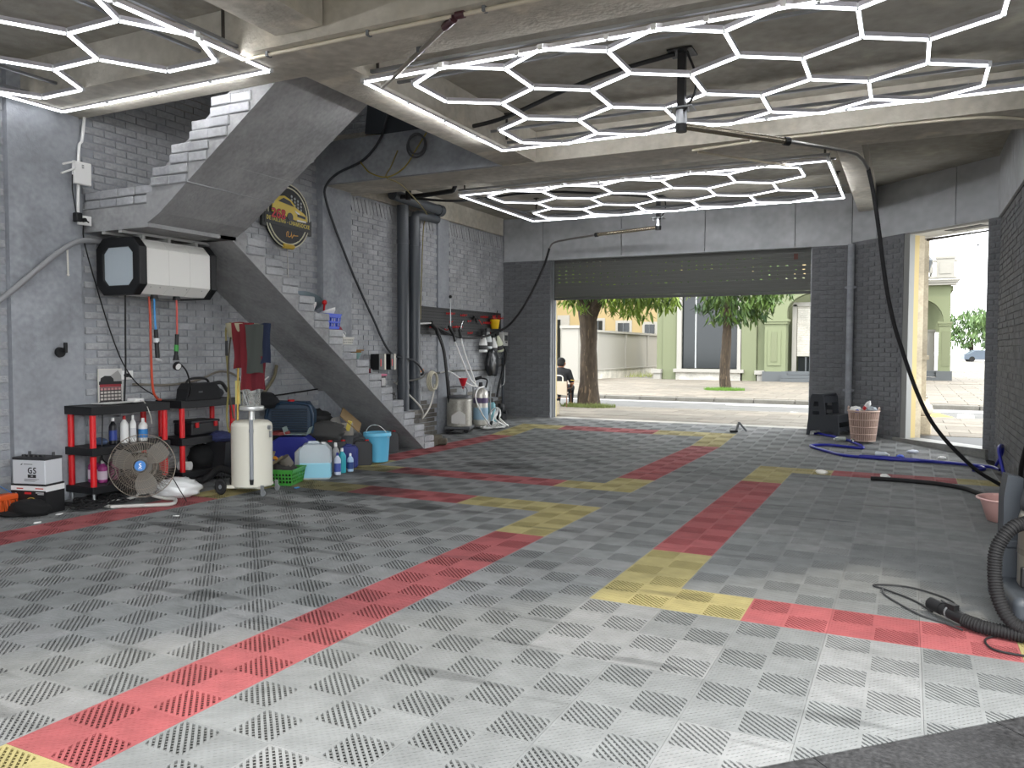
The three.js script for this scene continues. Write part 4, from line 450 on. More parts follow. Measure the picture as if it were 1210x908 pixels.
{ const t = thing('wifi_router', 'white wireless router with two antennas mounted high on the left pillar', 'router', [-5.085, 2.89, -0.7], PI / 2); mesh('case', rbox(0.17, 0.2, 0.035, 0.01, [0, 0, 0.018]), whiteP, t); mesh('antenna', [rod([-0.07, 0.03, 0.03], [-0.24, -0.05, 0.09], 0.009)], whiteP, t); mesh('antenna', rod([-0.07, 0.09, 0.03], [-0.23, 0.03, 0.1], 0.009), whiteP, t); mesh('lights', [0, 1, 2].map(i => box(0.02, 0.006, 0.003, [0, 0.07 - i * 0.012, 0.036])), greyPlastic, t); }
{ const t = thing('conduit_pipe', 'white conduit running from the ceiling down to the router and socket', 'pipe'); mesh('pipe', [tube([[-5.1, 3.4, -0.76], [-5.1, 3.18, -0.73], [-5.1, 3.1, -0.7], [-5.1, 2.52, -0.68]], 0.013, 24)], whiteP, t); mesh('adapter', rbox(0.06, 0.08, 0.06, 0.01, [-5.07, 2.5, -0.655]), black, t); mesh('lead', tube([[-5.07, 2.5, -0.65], [-5.05, 2.7, -0.6], [-5.05, 2.86, -0.6]], 0.005), black, t); }
cable('long black lead hanging from the pillar socket to the shelf units', [[-5.08, 2.48, -0.72], [-5.12, 2.3, -0.75], [-5.14, 1.9, -0.88], [-5.15, 1.5, -1.02], [-5.15, 1.2, -1.15], [-5.14, 1.0, -1.3], [-5.1, 0.86, -1.5]], 0.006, black);
cable('second black lead dropping straight from the hose reel box to the shelf', [[-4.85, 1.86, -0.95], [-4.87, 1.5, -0.96], [-4.9, 1.2, -0.98], [-4.95, 0.86, -1.0]], 0.008, black);
cable('black lead with a round switch hanging in front of the nearer shelf', [[-4.86, 0.84, -0.7], [-4.84, 0.7, -0.69], [-4.84, 0.4, -0.68], [-4.82, 0.32, -0.72], [-4.8, 0.24, -0.78], [-4.84, 0.12, -0.7], [-4.84, 0.06, -0.6]], 0.006, black);
cable('grey flat cable sagging along the wall behind the shelves', [[-5.15, 1.0, -1.25], [-5.15, 0.98, -1.7], [-5.15, 1.02, -2.05], [-5.15, 1.1, -2.35], [-5.14, 1.02, -2.6], [-5.1, 0.75, -2.75]], 0.012, M(0x7b756a, 0.7));
cable('pale grey flexible conduit arching across the left pillar', [[-5.12, 1.55, 0.3], [-5.11, 1.73, 0.02], [-5.07, 2.0, -0.27], [-5.06, 2.21, -0.52], [-5.07, 2.3, -0.7], [-5.1, 2.32, -0.95]], 0.024, M(0x8f9092, 0.6), 'conduit', 'pipe', 60);
single('hanging_tie', 'pale rubber strap hanging from the flexible conduit', 'strap', [rod([-5.06, 2.21, -0.545], [-5.07, 1.99, -0.555], 0.008), sph(0.012, [-5.07, 1.985, -0.555])], offWhite);
{ const t = thing('wall_hook', 'round black wall hook on the smooth left pillar', 'hook', [-5.1, 1.31, -0.48], PI / 2); mesh('disc', cyl(0.042, 0.046, 0.025, [0, 0, 0.013], [PI / 2, 0, 0]), black, t); mesh('peg', rbox(0.025, 0.09, 0.03, 0.006, [0.03, 0.04, 0.04]), black, t); }
// ---------- white hose reel box under the stair landing ----------
{ const t = thing('hose_reel_box', 'white eight-sided hose reel box with black ends hanging under the landing', 'hose reel', [-4.83, 2.08, -1.3]), w = 0.275, h = 0.245, c = 0.085, oct = (s, k = 1) => [[-w + c, -h], [w - c, -h], [w, -h + c], [w, h - c], [w - c, h], [-w + c, h], [-w, h - c], [-w, -h + c]].map(q => [q[0] * s, q[1] * s]);
  const wht = M(0xe4e3de, 0.35); for (let i = 0; i < 3; i++) mesh('body_panel', extr(oct(0.985), 0.233, [0, 0, 0.36 - 0.24 * (i + 1)], [0, 0, 0], 0.003), wht, t);
  mesh('end_cap', extr(oct(1.0), 0.06, [0, 0, 0.37], [0, 0, 0], 0.012, [oct(0.74)]), black, t); mesh('end_cap', extr(oct(1.0), 0.05, [0, 0, -0.43], [0, 0, 0], 0.012), black, t); mesh('front_plate', extr(oct(0.76), 0.02, [0, 0, 0.4], [0, 0, 0], 0.004), M(0xb9c4cb, 0.25), t);
  for (const x of [-0.1, 0.12]) mesh('mounting_rail', [box(0.04, 0.025, 1.0, [x, 0.295, 0])], M(0xa9aaa8, 0.5), t); for (const z of [-0.3, 0.02, 0.3]) mesh('bracket', box(0.34, 0.04, 0.03, [0, 0.265, z]), M(0xa9aaa8, 0.5), t);
  for (const [z, i] of [[0.19, 0], [-0.06, 1]]) mesh('outlet', cyl(0.03, 0.036, 0.035, [0.16, -0.262, z]), black, t); mesh('screws', [-0.28, -0.1, 0.05, 0.2, 0.3].map(z => sph(0.006, [0.25, -0.18, z], null, 6)), galv, t);
  const a = mesh('air_hose', tube([[0.16, -0.27, 0.19], [0.165, -0.45, 0.19], [0.17, -0.56, 0.185]], 0.009), M(0x3d8fd0, 0.4), t); mesh('air_gun', [rod([0.17, -0.56, 0.185], [0.175, -0.82, 0.175], 0.02), cyl(0.024, 0.024, 0.02, [0.172, -0.68, 0.18])], black, a); mesh('gun_ring', [tor(0.028, 0.006, [0.178, -0.84, 0.17], [1.2, 0, 0]), cyl(0.025, 0.025, 0.04, [0.171, -0.66, 0.181])], M(0xd5d7d9, 0.3), a);
  mesh('water_hose', tube([[0.12, -0.26, 0.21], [0.13, -0.5, 0.21], [0.12, -0.8, 0.2], [0.1, -1.1, 0.17], [0.07, -1.2, 0.1], [0.0, -1.22, 0.0]], 0.011, 50), M(0xc4492c, 0.4), t);
  const b = mesh('air_hose', tube([[0.16, -0.27, -0.06], [0.162, -0.4, -0.06], [0.16, -0.6, -0.06]], 0.009), M(0xd0554a, 0.4), t); mesh('inflator_gun', [rod([0.16, -0.6, -0.06], [0.155, -0.8, -0.05], 0.018), cyl(0.02, 0.03, 0.05, [0.155, -0.82, -0.05])], black, b); mesh('green_grip', rod([0.158, -0.7, -0.055], [0.156, -0.76, -0.052], 0.021), M(0x3f9a45, 0.5), b); mesh('gauge', [cyl(0.04, 0.04, 0.03, [0.18, -0.9, -0.04], [0, 0, PI / 2 - 0.3])], black, b); mesh('gauge_face', cyl(0.03, 0.03, 0.032, [0.181, -0.9, -0.04], [0, 0, PI / 2 - 0.3]), whiteP, b); mesh('short_hose', tube([[0.17, -0.86, -0.06], [0.2, -0.95, -0.13], [0.17, -1.1, -0.2], [0.1, -1.2, -0.24]], 0.008, 30), black, b); }
// ---------- waste oil drainer ----------
{ const t = thing('oil_drainer', 'cream waste oil drainer tank with a clear chamber on casters', 'oil drainer', [-3.95, 0, -1.57], 0.35); t.scale.set(0.74, 1, 0.74); const cream = M(0xd9d6c8, 0.4), clear = new THREE.MeshPhysicalMaterial({ color: 0xf2f4f2, roughness: 0.08, transmission: 0.85, thickness: 0, transparent: false });
  mesh('tank', lathe([[0, 0.07], [0.24, 0.07], [0.25, 0.085], [0.25, 0.63], [0.242, 0.655], [0.2, 0.68], [0, 0.685]], [0, 0, 0], [0, 0, 0], 40), cream, t);
  mesh('base_frame', [box(0.5, 0.025, 0.06, [-0.05, 0.075, 0.16]), box(0.5, 0.025, 0.06, [-0.05, 0.075, -0.16])], cream, t);
  for (const z of [-0.2, 0.2]) { const w = mesh('wheel', [tor(0.055, 0.022, [-0.32, 0.077, z], [0, 0, 0], 24, 10), cyl(0.05, 0.05, 0.03, [-0.32, 0.077, z], [PI / 2, 0, 0])], rubber, t); mesh('hub', cyl(0.02, 0.02, 0.045, [-0.32, 0.077, z], [PI / 2, 0, 0], 12), greyPlastic, w); }
  for (const [x, z] of [[0.13, 0.22], [0.13, -0.2]]) { const c = mesh('caster', [box(0.035, 0.05, 0.03, [x + 0.1, 0.075, z * 1.05]), cyl(0.03, 0.03, 0.022, [x + 0.11, 0.03, z * 1.05], [PI / 2, 0, 0])], galv, t); }
  mesh('sight_pipe', [cyl(0.024, 0.024, 0.56, [0.1, 0.42, 0.24]), cyl(0.028, 0.028, 0.03, [0.1, 0.6, 0.24])], M(0x8b8f94, 0.45), t); mesh('pipe_end', cyl(0.026, 0.02, 0.05, [0.1, 0.13, 0.24]), black, t);
  mesh('collar', [lathe([[0.14, 0.775], [0.152, 0.78], [0.152, 0.81], [0.14, 0.815], [0.1, 0.815]], [0, 0, 0]), cyl(0.03, 0.04, 0.12, [0, 0.73, 0])], M(0xc9cac8, 0.35, { metalness: 0.5 }), t);
  mesh('glass_chamber', cyl(0.112, 0.112, 0.28, [0, 0.955, 0], [0, 0, 0], 32, true), clear, t); mesh('chamber_ring', [tor(0.113, 0.006, [0, 1.095, 0], [PI / 2, 0, 0]), cyl(0.11, 0.11, 0.008, [0, 1.1, 0])], M(0xaeb0ae, 0.35), t);
  for (const [x, z] of [[0.11, 0.06], [-0.02, 0.125], [-0.125, 0.0]]) mesh('clamp_rod', [rod([x * 0.3, 0.8, z * 0.3], [x * 1.1, 1.0, z * 1.1], 0.005), rod([x * 1.1, 1.0, z * 1.1], [x * 1.1, 1.1, z * 1.1], 0.005)], steel, t);
  mesh('dipstick_plate', box(0.06, 0.22, 0.012, [-0.17, 0.94, 0.02], [0, 0.3, 0]), M(0xc2b86a, 0.5), t); mesh('valve', [sph(0.03, [-0.06, 1.19, 0.02]), sph(0.026, [0.0, 1.2, 0.04]), cyl(0.015, 0.015, 0.1, [-0.02, 1.14, 0.02])], black, t);
  mesh('brass_pipe', [rod([-0.17, 0.68, 0.03], [-0.165, 1.38, 0.0], 0.014)], brass, t); mesh('post', rod([0.02, 1.1, -0.02], [0.02, 1.56, -0.02], 0.014), greyPlastic, t); mesh('gauge_bracket', [rod([-0.165, 1.38, 0], [-0.2, 1.4, 0], 0.01)], chrome, t);
  mesh('drain_bowl', lathe([[0, 1.4], [0.08, 1.4], [0.17, 1.46], [0.2, 1.58], [0.19, 1.58], [0.16, 1.47], [0, 1.41]], [-0.12, 0, -0.02], [0, 0, 0], 28), M(0xa59f86, 0.5), t);
  mesh('suction_hose', [tube([[-0.3, 1.36, 0.04], [-0.31, 1.52, 0.03], [-0.26, 1.58, 0.02], [-0.23, 1.56, 0.02]], 0.012, 24), tube([[-0.3, 1.3, 0.04], [-0.27, 1.0, 0.06], [-0.3, 0.75, 0.05], [-0.28, 0.6, 0.06], [-0.22, 0.58, 0.08], [-0.2, 0.68, 0.06]], 0.013, 40)], M(0x7d7338, 0.45), t); mesh('hose_grip', rod([-0.3, 1.28, 0.04], [-0.3, 1.42, 0.04], 0.018), black, t);
  mesh('oil_hose', tube([[-0.14, 1.57, 0.08], [-0.2, 1.5, 0.1], [-0.25, 1.25, 0.09], [-0.24, 0.95, 0.1], [-0.2, 0.7, 0.08]], 0.011, 40), M(0x3a3424, 0.4), t); mesh('drain_tap', [cyl(0.02, 0.02, 0.05, [0.25, 0.62, 0.06], [0, 0, PI / 2]), box(0.02, 0.06, 0.03, [0.27, 0.56, 0.06])], galv, t); mesh('lever', rod([0.13, 1.02, 0.06], [0.27, 1.09, 0.1], 0.006), whiteP, t); }
const clothG = (w, h, p, ry, f, amp = 0.012, fold = 0.02) => { const g = new THREE.PlaneGeometry(w, h, 24, 30), q = g.attributes.position; for (let i = 0; i < q.count; i++) { const x = q.getX(i), y = q.getY(i), t = (h / 2 - y) / h; const k = 1 - 0.25 * Math.sin(t * PI * 0.8) * 0.6; q.setXYZ(i, x * k + 0.01 * nz(y * 5, f), y - 0.02 * Math.abs(x) / w + 0.02 * nz(x * 8, f * 3), amp * Math.sin(x * f + t * 2) + fold * nz(x * 7, y * 4, f)); } const b = g.clone(); g.computeVertexNormals(); return place(g, p, [0, ry, 0]); };
const two = (c, r = 0.95) => M(c, r, { side: THREE.DoubleSide });
single('towel', 'long dark red towel hanging from the oil drainer top', 'towel', [clothG(0.2, 0.42, [-3.93, 1.38, -1.45], 0.5, 42), clothG(0.13, 0.6, [-3.85, 1.28, -1.42], 0.7, 55)], two(0x651820), null, 0, 'cloths on the oil drainer');
single('towel', 'shorter dark red cloth end hanging lowest under the grey one', 'towel', clothG(0.15, 0.3, [-3.78, 1.13, -1.47], 0.6, 48), two(0x5a151f), null, 0, 'cloths on the oil drainer');
single('towel', 'grey cloth draped beside the red towel on the oil drainer', 'towel', clothG(0.16, 0.44, [-3.78, 1.35, -1.44], 0.6, 38), two(0x3c403c), null, 0, 'cloths on the oil drainer');
single('towel', 'navy cloth behind the grey cloth on the oil drainer', 'towel', clothG(0.12, 0.36, [-3.72, 1.4, -1.5], 0.8, 40), two(0x161f36), null, 0, 'cloths on the oil drainer');
// ---------- under the stairs ----------
const greenP = M(0x3f8f38, 0.45), blueJ = M(0x252c86, 0.4), aqua = M(0x5fb2d6, 0.4), blackJ = M(0x1d1e21, 0.5), greyJ = M(0x3b3d40, 0.5), clearJ = new THREE.MeshPhysicalMaterial({ color: 0xe4ecf0, roughness: 0.3, transmission: 0.6, thickness: 0 });
crate('plastic_crate', 'green slotted plastic crate full of metal bits next to the oil drainer', 'crate', [-4.07, 0.002, -2.12], 0.32, 0.15, 0.36, greenP, 0.35, 9, 3);
{ const t = thing('scrap_parts', 'dirty car parts and bottles piled in the green crate', 'parts', [-4.07, 0.02, -2.12]); mesh('dark_pile', blob(0.13, 0.13, 0.14, [0, 0.08, 0], 2, 0.4), M(0x2a2826, 0.8), t); mesh('filter', [cyl(0.06, 0.06, 0.1, [0.05, 0.2, 0.02], [0.5, 0, 0.3])], M(0x5d5850, 0.6), t); mesh('bracket', [box(0.18, 0.03, 0.05, [-0.05, 0.2, 0.06], [0.2, 0.4, 0.6]), rod([-0.14, 0.05, 0.1], [-0.1, 0.3, 0.02], 0.014)], M(0x7a6f52, 0.6), t); mesh('orange_cap', cyl(0.018, 0.018, 0.03, [-0.02, 0.24, 0.09], [1, 0, 0]), M(0xd08a28, 0.5), t); }
jerrycan('clear water canister half full of pale blue liquid in front of the stairs', [-4.0, 0.002, -2.52], 0.3, 0.375, 0.2, clearJ, whiteP, 0.62, M(0x8cc4d8, 0.2), 0.46);
jerrycan('white canister half hidden behind the clear water canister', [-4.22, 0.002, -2.66], 0.24, 0.3, 0.16, M(0xc9cbca, 0.45), whiteP, 0.62);
jerrycan('big blue canister with torn label behind the green crate', [-4.62, 0.03, -2.9], 0.4, 0.36, 0.28, blueJ, black, 0.5);
jerrycan('second big blue canister lying deeper under the stairs', [-4.72, 0.03, -3.35], 0.38, 0.33, 0.26, blueJ, black, 0.5);
single('can_lid', 'red lid lying on the nearest big blue canister', 'lid', cyl(0.11, 0.12, 0.03, [0, 0.015, 0]), M(0x7c2a26, 0.6), [-4.72, 0.4, -2.78]);
single('food_tray', 'clear grey plastic tray on top of the blue canister', 'tray', [extr([[-0.15, 0.08], [-0.12, 0], [0.12, 0], [0.15, 0.08], [0.145, 0.08], [0.115, 0.006], [-0.115, 0.006], [-0.145, 0.08]], 0.2, [0, 0, -0.1])], M(0x8fa09c, 0.3), [-4.55, 0.4, -2.88], 0.5);
{ const t = thing('air_compressor', 'dark blue finned air compressor motor against the wall under the stairs', 'compressor', [-4.86, 0.36, -3.1], 0.55), navyM = M(0x12314a, 0.4); mesh('motor_body', extr([[-0.26, 0.0], [0.26, 0.0], [0.27, 0.26], [0.2, 0.36], [-0.14, 0.37], [-0.24, 0.28]], 0.22, [0, 0, -0.12], [0, 0, 0], 0.02), navyM, t); for (let i = 0; i < 11; i++) mesh('fin', rbox(0.4, 0.012, 0.03, 0.004, [0.02, 0.03 + i * 0.027, 0.13]), M(0x0d2233, 0.45), t); mesh('frame_arch', [tube([[-0.24, 0, 0.13], [-0.23, 0.25, 0.14], [-0.14, 0.36, 0.14], [0.2, 0.36, 0.14], [0.27, 0.27, 0.14], [0.28, 0, 0.13]], 0.016, 50)], navyM, t); mesh('knob', cyl(0.04, 0.04, 0.02, [0.02, 0.395, 0.02]), redP, t); mesh('stand', box(0.5, 0.36, 0.26, [0, -0.18, 0]), M(0x232529, 0.8), t); }
single('duffel_bag', 'black bag slumped behind the compressor', 'bag', blob(0.2, 0.1, 0.16, [0, 0.06, 0]), M(0x15161a, 0.9), [-4.98, 0.7, -2.78]);
{ const t = thing('cardboard_box', 'opened cardboard box of papers heaped on the canisters under the stairs', 'box', [-4.62, 0.33, -3.72], 0.5), kraft = M(0x8b7350, 0.85), pale = M(0xa8a39a, 0.85); mesh('flap', box(0.3, 0.012, 0.36, [0.12, 0.16, -0.02], [0.1, 0.2, -0.75]), kraft, t); mesh('side', box(0.34, 0.16, 0.012, [0, 0.06, 0.12], [0.3, 0, 0]), pale, t); mesh('paper', [box(0.24, 0.01, 0.2, [-0.12, 0.14, 0.02], [0.35, 0.2, 0.15])], M(0xb3b0aa, 0.8), t); mesh('packet', [box(0.05, 0.12, 0.03, [0.12, 0.1, 0.13], [0.2, 0, -0.3])], M(0xd6c35a, 0.6), t); mesh('packet', box(0.14, 0.09, 0.03, [0.0, 0.05, 0.15], [0.2, 0, 0.3]), M(0xb08f8c, 0.6), t); }
single('work_bag', 'grey and black work bag on the pile under the stairs', 'bag', blob(0.24, 0.13, 0.18, [0, 0.08, 0], 1.2, 0.35), M(0x3b3b3a, 0.9), [-4.55, 0.3, -3.32], 0.4);
single('bag_heap', 'black plastic bag pushed deep under the low end of the stairs', 'bag', blob(0.22, 0.12, 0.2, [0, 0.08, 0], 1.3, 0.35), M(0x17181a, 0.7), [-4.9, 0.42, -3.55]);
single('cloth_sack', 'dark blue sack lying under the stairs beside the grey work bag', 'bag', blob(0.16, 0.1, 0.2, [0, 0.06, 0], 1.3, 0.3), M(0x29384a, 0.8), [-4.78, 0.3, -3.2]);
bottle('cleaner_bottle', 'white bottle with a blue cap and label beside the clear canister', [-3.92, 0.002, -2.78], 0.036, 0.24, M(0xc3c9da, 0.4), M(0x27348f, 0.4), 'cleaning bottles before the stairs', M(0x3d4f9a, 0.5));
bottle('cleaner_bottle', 'teal screenwash bottle with a white cap beside the blue labelled bottle', [-3.97, 0.002, -2.92], 0.044, 0.27, M(0x2f9fae, 0.3), whiteP, 'cleaning bottles before the stairs');
bottle('cleaner_bottle', 'small pale blue bottle with dark label in front of the dark blue canister', [-3.95, 0.002, -3.04], 0.034, 0.2, M(0xa8c4de, 0.4), whiteP, 'cleaning bottles before the stairs', M(0x1f3f7a, 0.5));
bottle('cleaner_bottle', 'tall grey bottle behind the teal bottle', [-4.08, 0.002, -2.95], 0.045, 0.32, M(0x9a9a98, 0.45), whiteP, 'cleaning bottles before the stairs');
jerrycan('small dark blue canister between the bottles and the black cans', [-4.18, 0.002, -3.32], 0.17, 0.25, 0.13, M(0x1d2a78, 0.4), M(0x14184a, 0.4), 0.6);
for (const [l, p, h, m] of [['black oil can with a red cap directly left of the light blue bucket', [-4.15, 0.002, -3.52], 0.29, blackJ], ['black oil can with a red cap behind the dark blue canister', [-4.32, 0.002, -3.3], 0.3, blackJ], ['black oil can with a red cap farthest left behind the grey bottle', [-4.35, 0.002, -3.1], 0.31, blackJ], ['grey oil can with a red cap right of the light blue bucket', [-4.5, 0.002, -4.3], 0.29, greyJ], ['grey oil can with a red cap nearest the foot of the stairs', [-4.52, 0.002, -4.6], 0.28, greyJ]]) jerrycan(l, p, 0.2, h, 0.11, m, redP, 0.75, null, 0, 'oil cans with red caps');
{ const t = thing('plastic_bucket', 'light blue lidded plastic bucket among the black oil cans', 'bucket', [-4.16, 0.002, -3.83]); mesh('body', lathe([[0, 0], [0.125, 0], [0.13, 0.01], [0.152, 0.33], [0.158, 0.335], [0.158, 0.3], [0.15, 0.3]], [0, 0, 0], [0, 0, 0], 36), aqua, t); mesh('lid', lathe([[0, 0.335], [0.145, 0.335], [0.15, 0.35], [0.165, 0.352], [0.168, 0.31], [0.16, 0.31]], [0, 0, 0], [0, 0, 0], 36), M(0x6cc0e2, 0.4), t); mesh('print', [0, 1, 2, 3, 4].map(i => cyl(0.1465 - i * 0.003, 0.146 - i * 0.003, 0.005, [0, 0.26 - i * 0.045, 0], [0, 0.4, 0], 24)), M(0xc9d27a, 0.5), t); mesh('handle', tor(0.16, 0.004, [0, 0.29, 0], [0.3, 0, 0], 24, 6, PI), whiteP, t); }
cable('thin black cable along the wall above the compressor', [[-5.16, 0.86, -2.6], [-5.16, 0.8, -3.1], [-5.16, 0.82, -3.6], [-5.16, 0.84, -3.95]], 0.009, black);
cable('olive hose curling down the wall behind the compressor', [[-5.14, 1.15, -3.2], [-5.12, 1.0, -3.12], [-5.1, 0.85, -2.95], [-5.08, 0.74, -2.8]], 0.02, M(0x6e6752, 0.6));
// ---------- on the stairs ----------
const tread = k => [0.168 + 0.1757 * k, -5.41 + 0.2478 * k];
crate('plastic_basket', 'bright blue plastic basket on the upper stair treads', 'basket', [-4.55, tread(8)[0] + 0.004, -3.36], 0.3, 0.17, 0.24, M(0x2b4fd0, 0.4), PI / 2 + 0.1, 6, 2);
single('metal_basin', 'grey metal basin leaning behind the blue basket on the stairs', 'basin', lathe([[0, 0.0], [0.12, 0], [0.2, 0.09], [0.21, 0.09], [0.12, -0.01], [0, -0.01]], [0, 0, 0], [0.35, 0, -0.5], 30), M(0x7d8b92, 0.35, { metalness: 0.4 }), [-4.72, 1.83, -3.2]);
single('ladle', 'red plastic scoop sticking out of the blue basket', 'scoop', [rod([0, 0, 0], [0.03, 0.11, 0.02], 0.012), sph(0.03, [0.03, 0.12, 0.02])], redP, [-4.52, 1.76, -3.3]);
for (const [l, z, y] of [['white bowl on the tread behind the blue basket', -3.05, 1.765], ['white bowl inside the blue basket', -3.38, 1.72]]) single('bowl', l, 'bowl', lathe([[0, 0], [0.04, 0], [0.09, 0.05], [0.1, 0.08], [0.092, 0.08], [0.08, 0.05], [0, 0.012]], [0, 0, 0], [0.2, 0, 0.3], 24), whiteP, [-4.5, y, z], 0, 'white bowls on the stairs');
single('heart_dish', 'dark red heart shaped dish on the tread below the blue basket', 'dish', extr(Array.from({ length: 24 }, (_, i) => { const a = i / 24 * PI * 2; return [0.0055 * 16 * Math.sin(a) ** 3, 0.0055 * (13 * Math.cos(a) - 5 * Math.cos(2 * a) - 2 * Math.cos(3 * a) - Math.cos(4 * a))]; }), 0.03, [0, 0.09, 0], [-0.3, PI / 2 - 0.4, 0], 0.004), M(0x8c1d33, 0.4), [-4.62, tread(7)[0] + 0.06, -3.62]);
crate('plastic_basket', 'small white basket on the stair tread below the red dish', 'basket', [-4.5, tread(7)[0] + 0.004, -3.62], 0.2, 0.08, 0.16, M(0xcfcdc4, 0.5), PI / 2, 7, 2);
{ const t = thing('mug', 'white mug lying in the small white basket', 'mug', [-4.5, tread(7)[0] + 0.085, -3.63]); mesh('cup', lathe([[0, 0], [0.035, 0], [0.04, 0.08], [0.036, 0.08], [0.032, 0.006], [0, 0.006]], [0, 0, 0], [0.9, 0, 0.4], 20), whiteP, t); mesh('handle', tor(0.022, 0.005, [0.03, 0.05, 0.03], [0.4, 0.4, 0], 16, 6), whiteP, t); }
single('bowl', 'teal plastic bowl with a wooden lid on the middle stair tread', 'bowl', lathe([[0, 0], [0.055, 0], [0.095, 0.08], [0.088, 0.08], [0.05, 0.008], [0, 0.008]], [0, 0, 0], [0, 0, 0], 26), M(0x8fb3b0, 0.4), [-4.52, tread(6)[0] + 0.002, -3.86]);
single('wooden_board', 'small wooden board on top of the teal bowl', 'board', [rbox(0.2, 0.014, 0.12, 0.005, [0, 0.007, 0]), rbox(0.14, 0.02, 0.03, 0.005, [0, -0.012, 0.03])], M(0x9a6f35, 0.6), [-4.52, tread(6)[0] + 0.104, -3.87], 1.3);
{ const t = thing('spray_can', 'small dark red can standing on the stair tread below the teal bowl', 'can', [-4.55, tread(5)[0] + 0.002, -4.06]); mesh('body', cyl(0.025, 0.025, 0.12, [0, 0.06, 0]), M(0x7e1f2a, 0.4), t); mesh('cap', cyl(0.016, 0.02, 0.03, [0, 0.135, 0]), M(0x5a141c, 0.4), t); }
{ const t = thing('spray_can', 'low red tin lying on the same tread as the dark red can', 'can', [-4.5, tread(5)[0] + 0.03, -4.12], 0.4); mesh('body', cyl(0.028, 0.028, 0.07, [0, 0, 0], [0, 0, PI / 2]), M(0x8c2838, 0.4), t); mesh('lid', cyl(0.029, 0.029, 0.008, [0.038, 0, 0], [0, 0, PI / 2]), galv, t); }
{ const t = thing('blade_box', 'pink topped box with white stripes on a lower stair tread', 'box', [-4.48, tread(4)[0] + 0.002, -4.37]); mesh('body', box(0.06, 0.13, 0.1, [0, 0.065, 0]), M(0x2c2c30, 0.5), t); mesh('stripe', [-0.03, 0, 0.03].map(z => box(0.062, 0.1, 0.016, [0.001, 0.06, z])), whiteP, t); mesh('top', rbox(0.08, 0.03, 0.14, 0.012, [0, 0.145, 0]), M(0xd06a8a, 0.5), t); }
single('black_pouch', 'small black pouch on the low stair tread', 'pouch', [rbox(0.08, 0.05, 0.1, 0.015, [0, 0.026, 0]), rbox(0.06, 0.03, 0.08, 0.012, [0, 0.07, 0])], black, [-4.48, tread(3)[0] + 0.002, -4.6]);
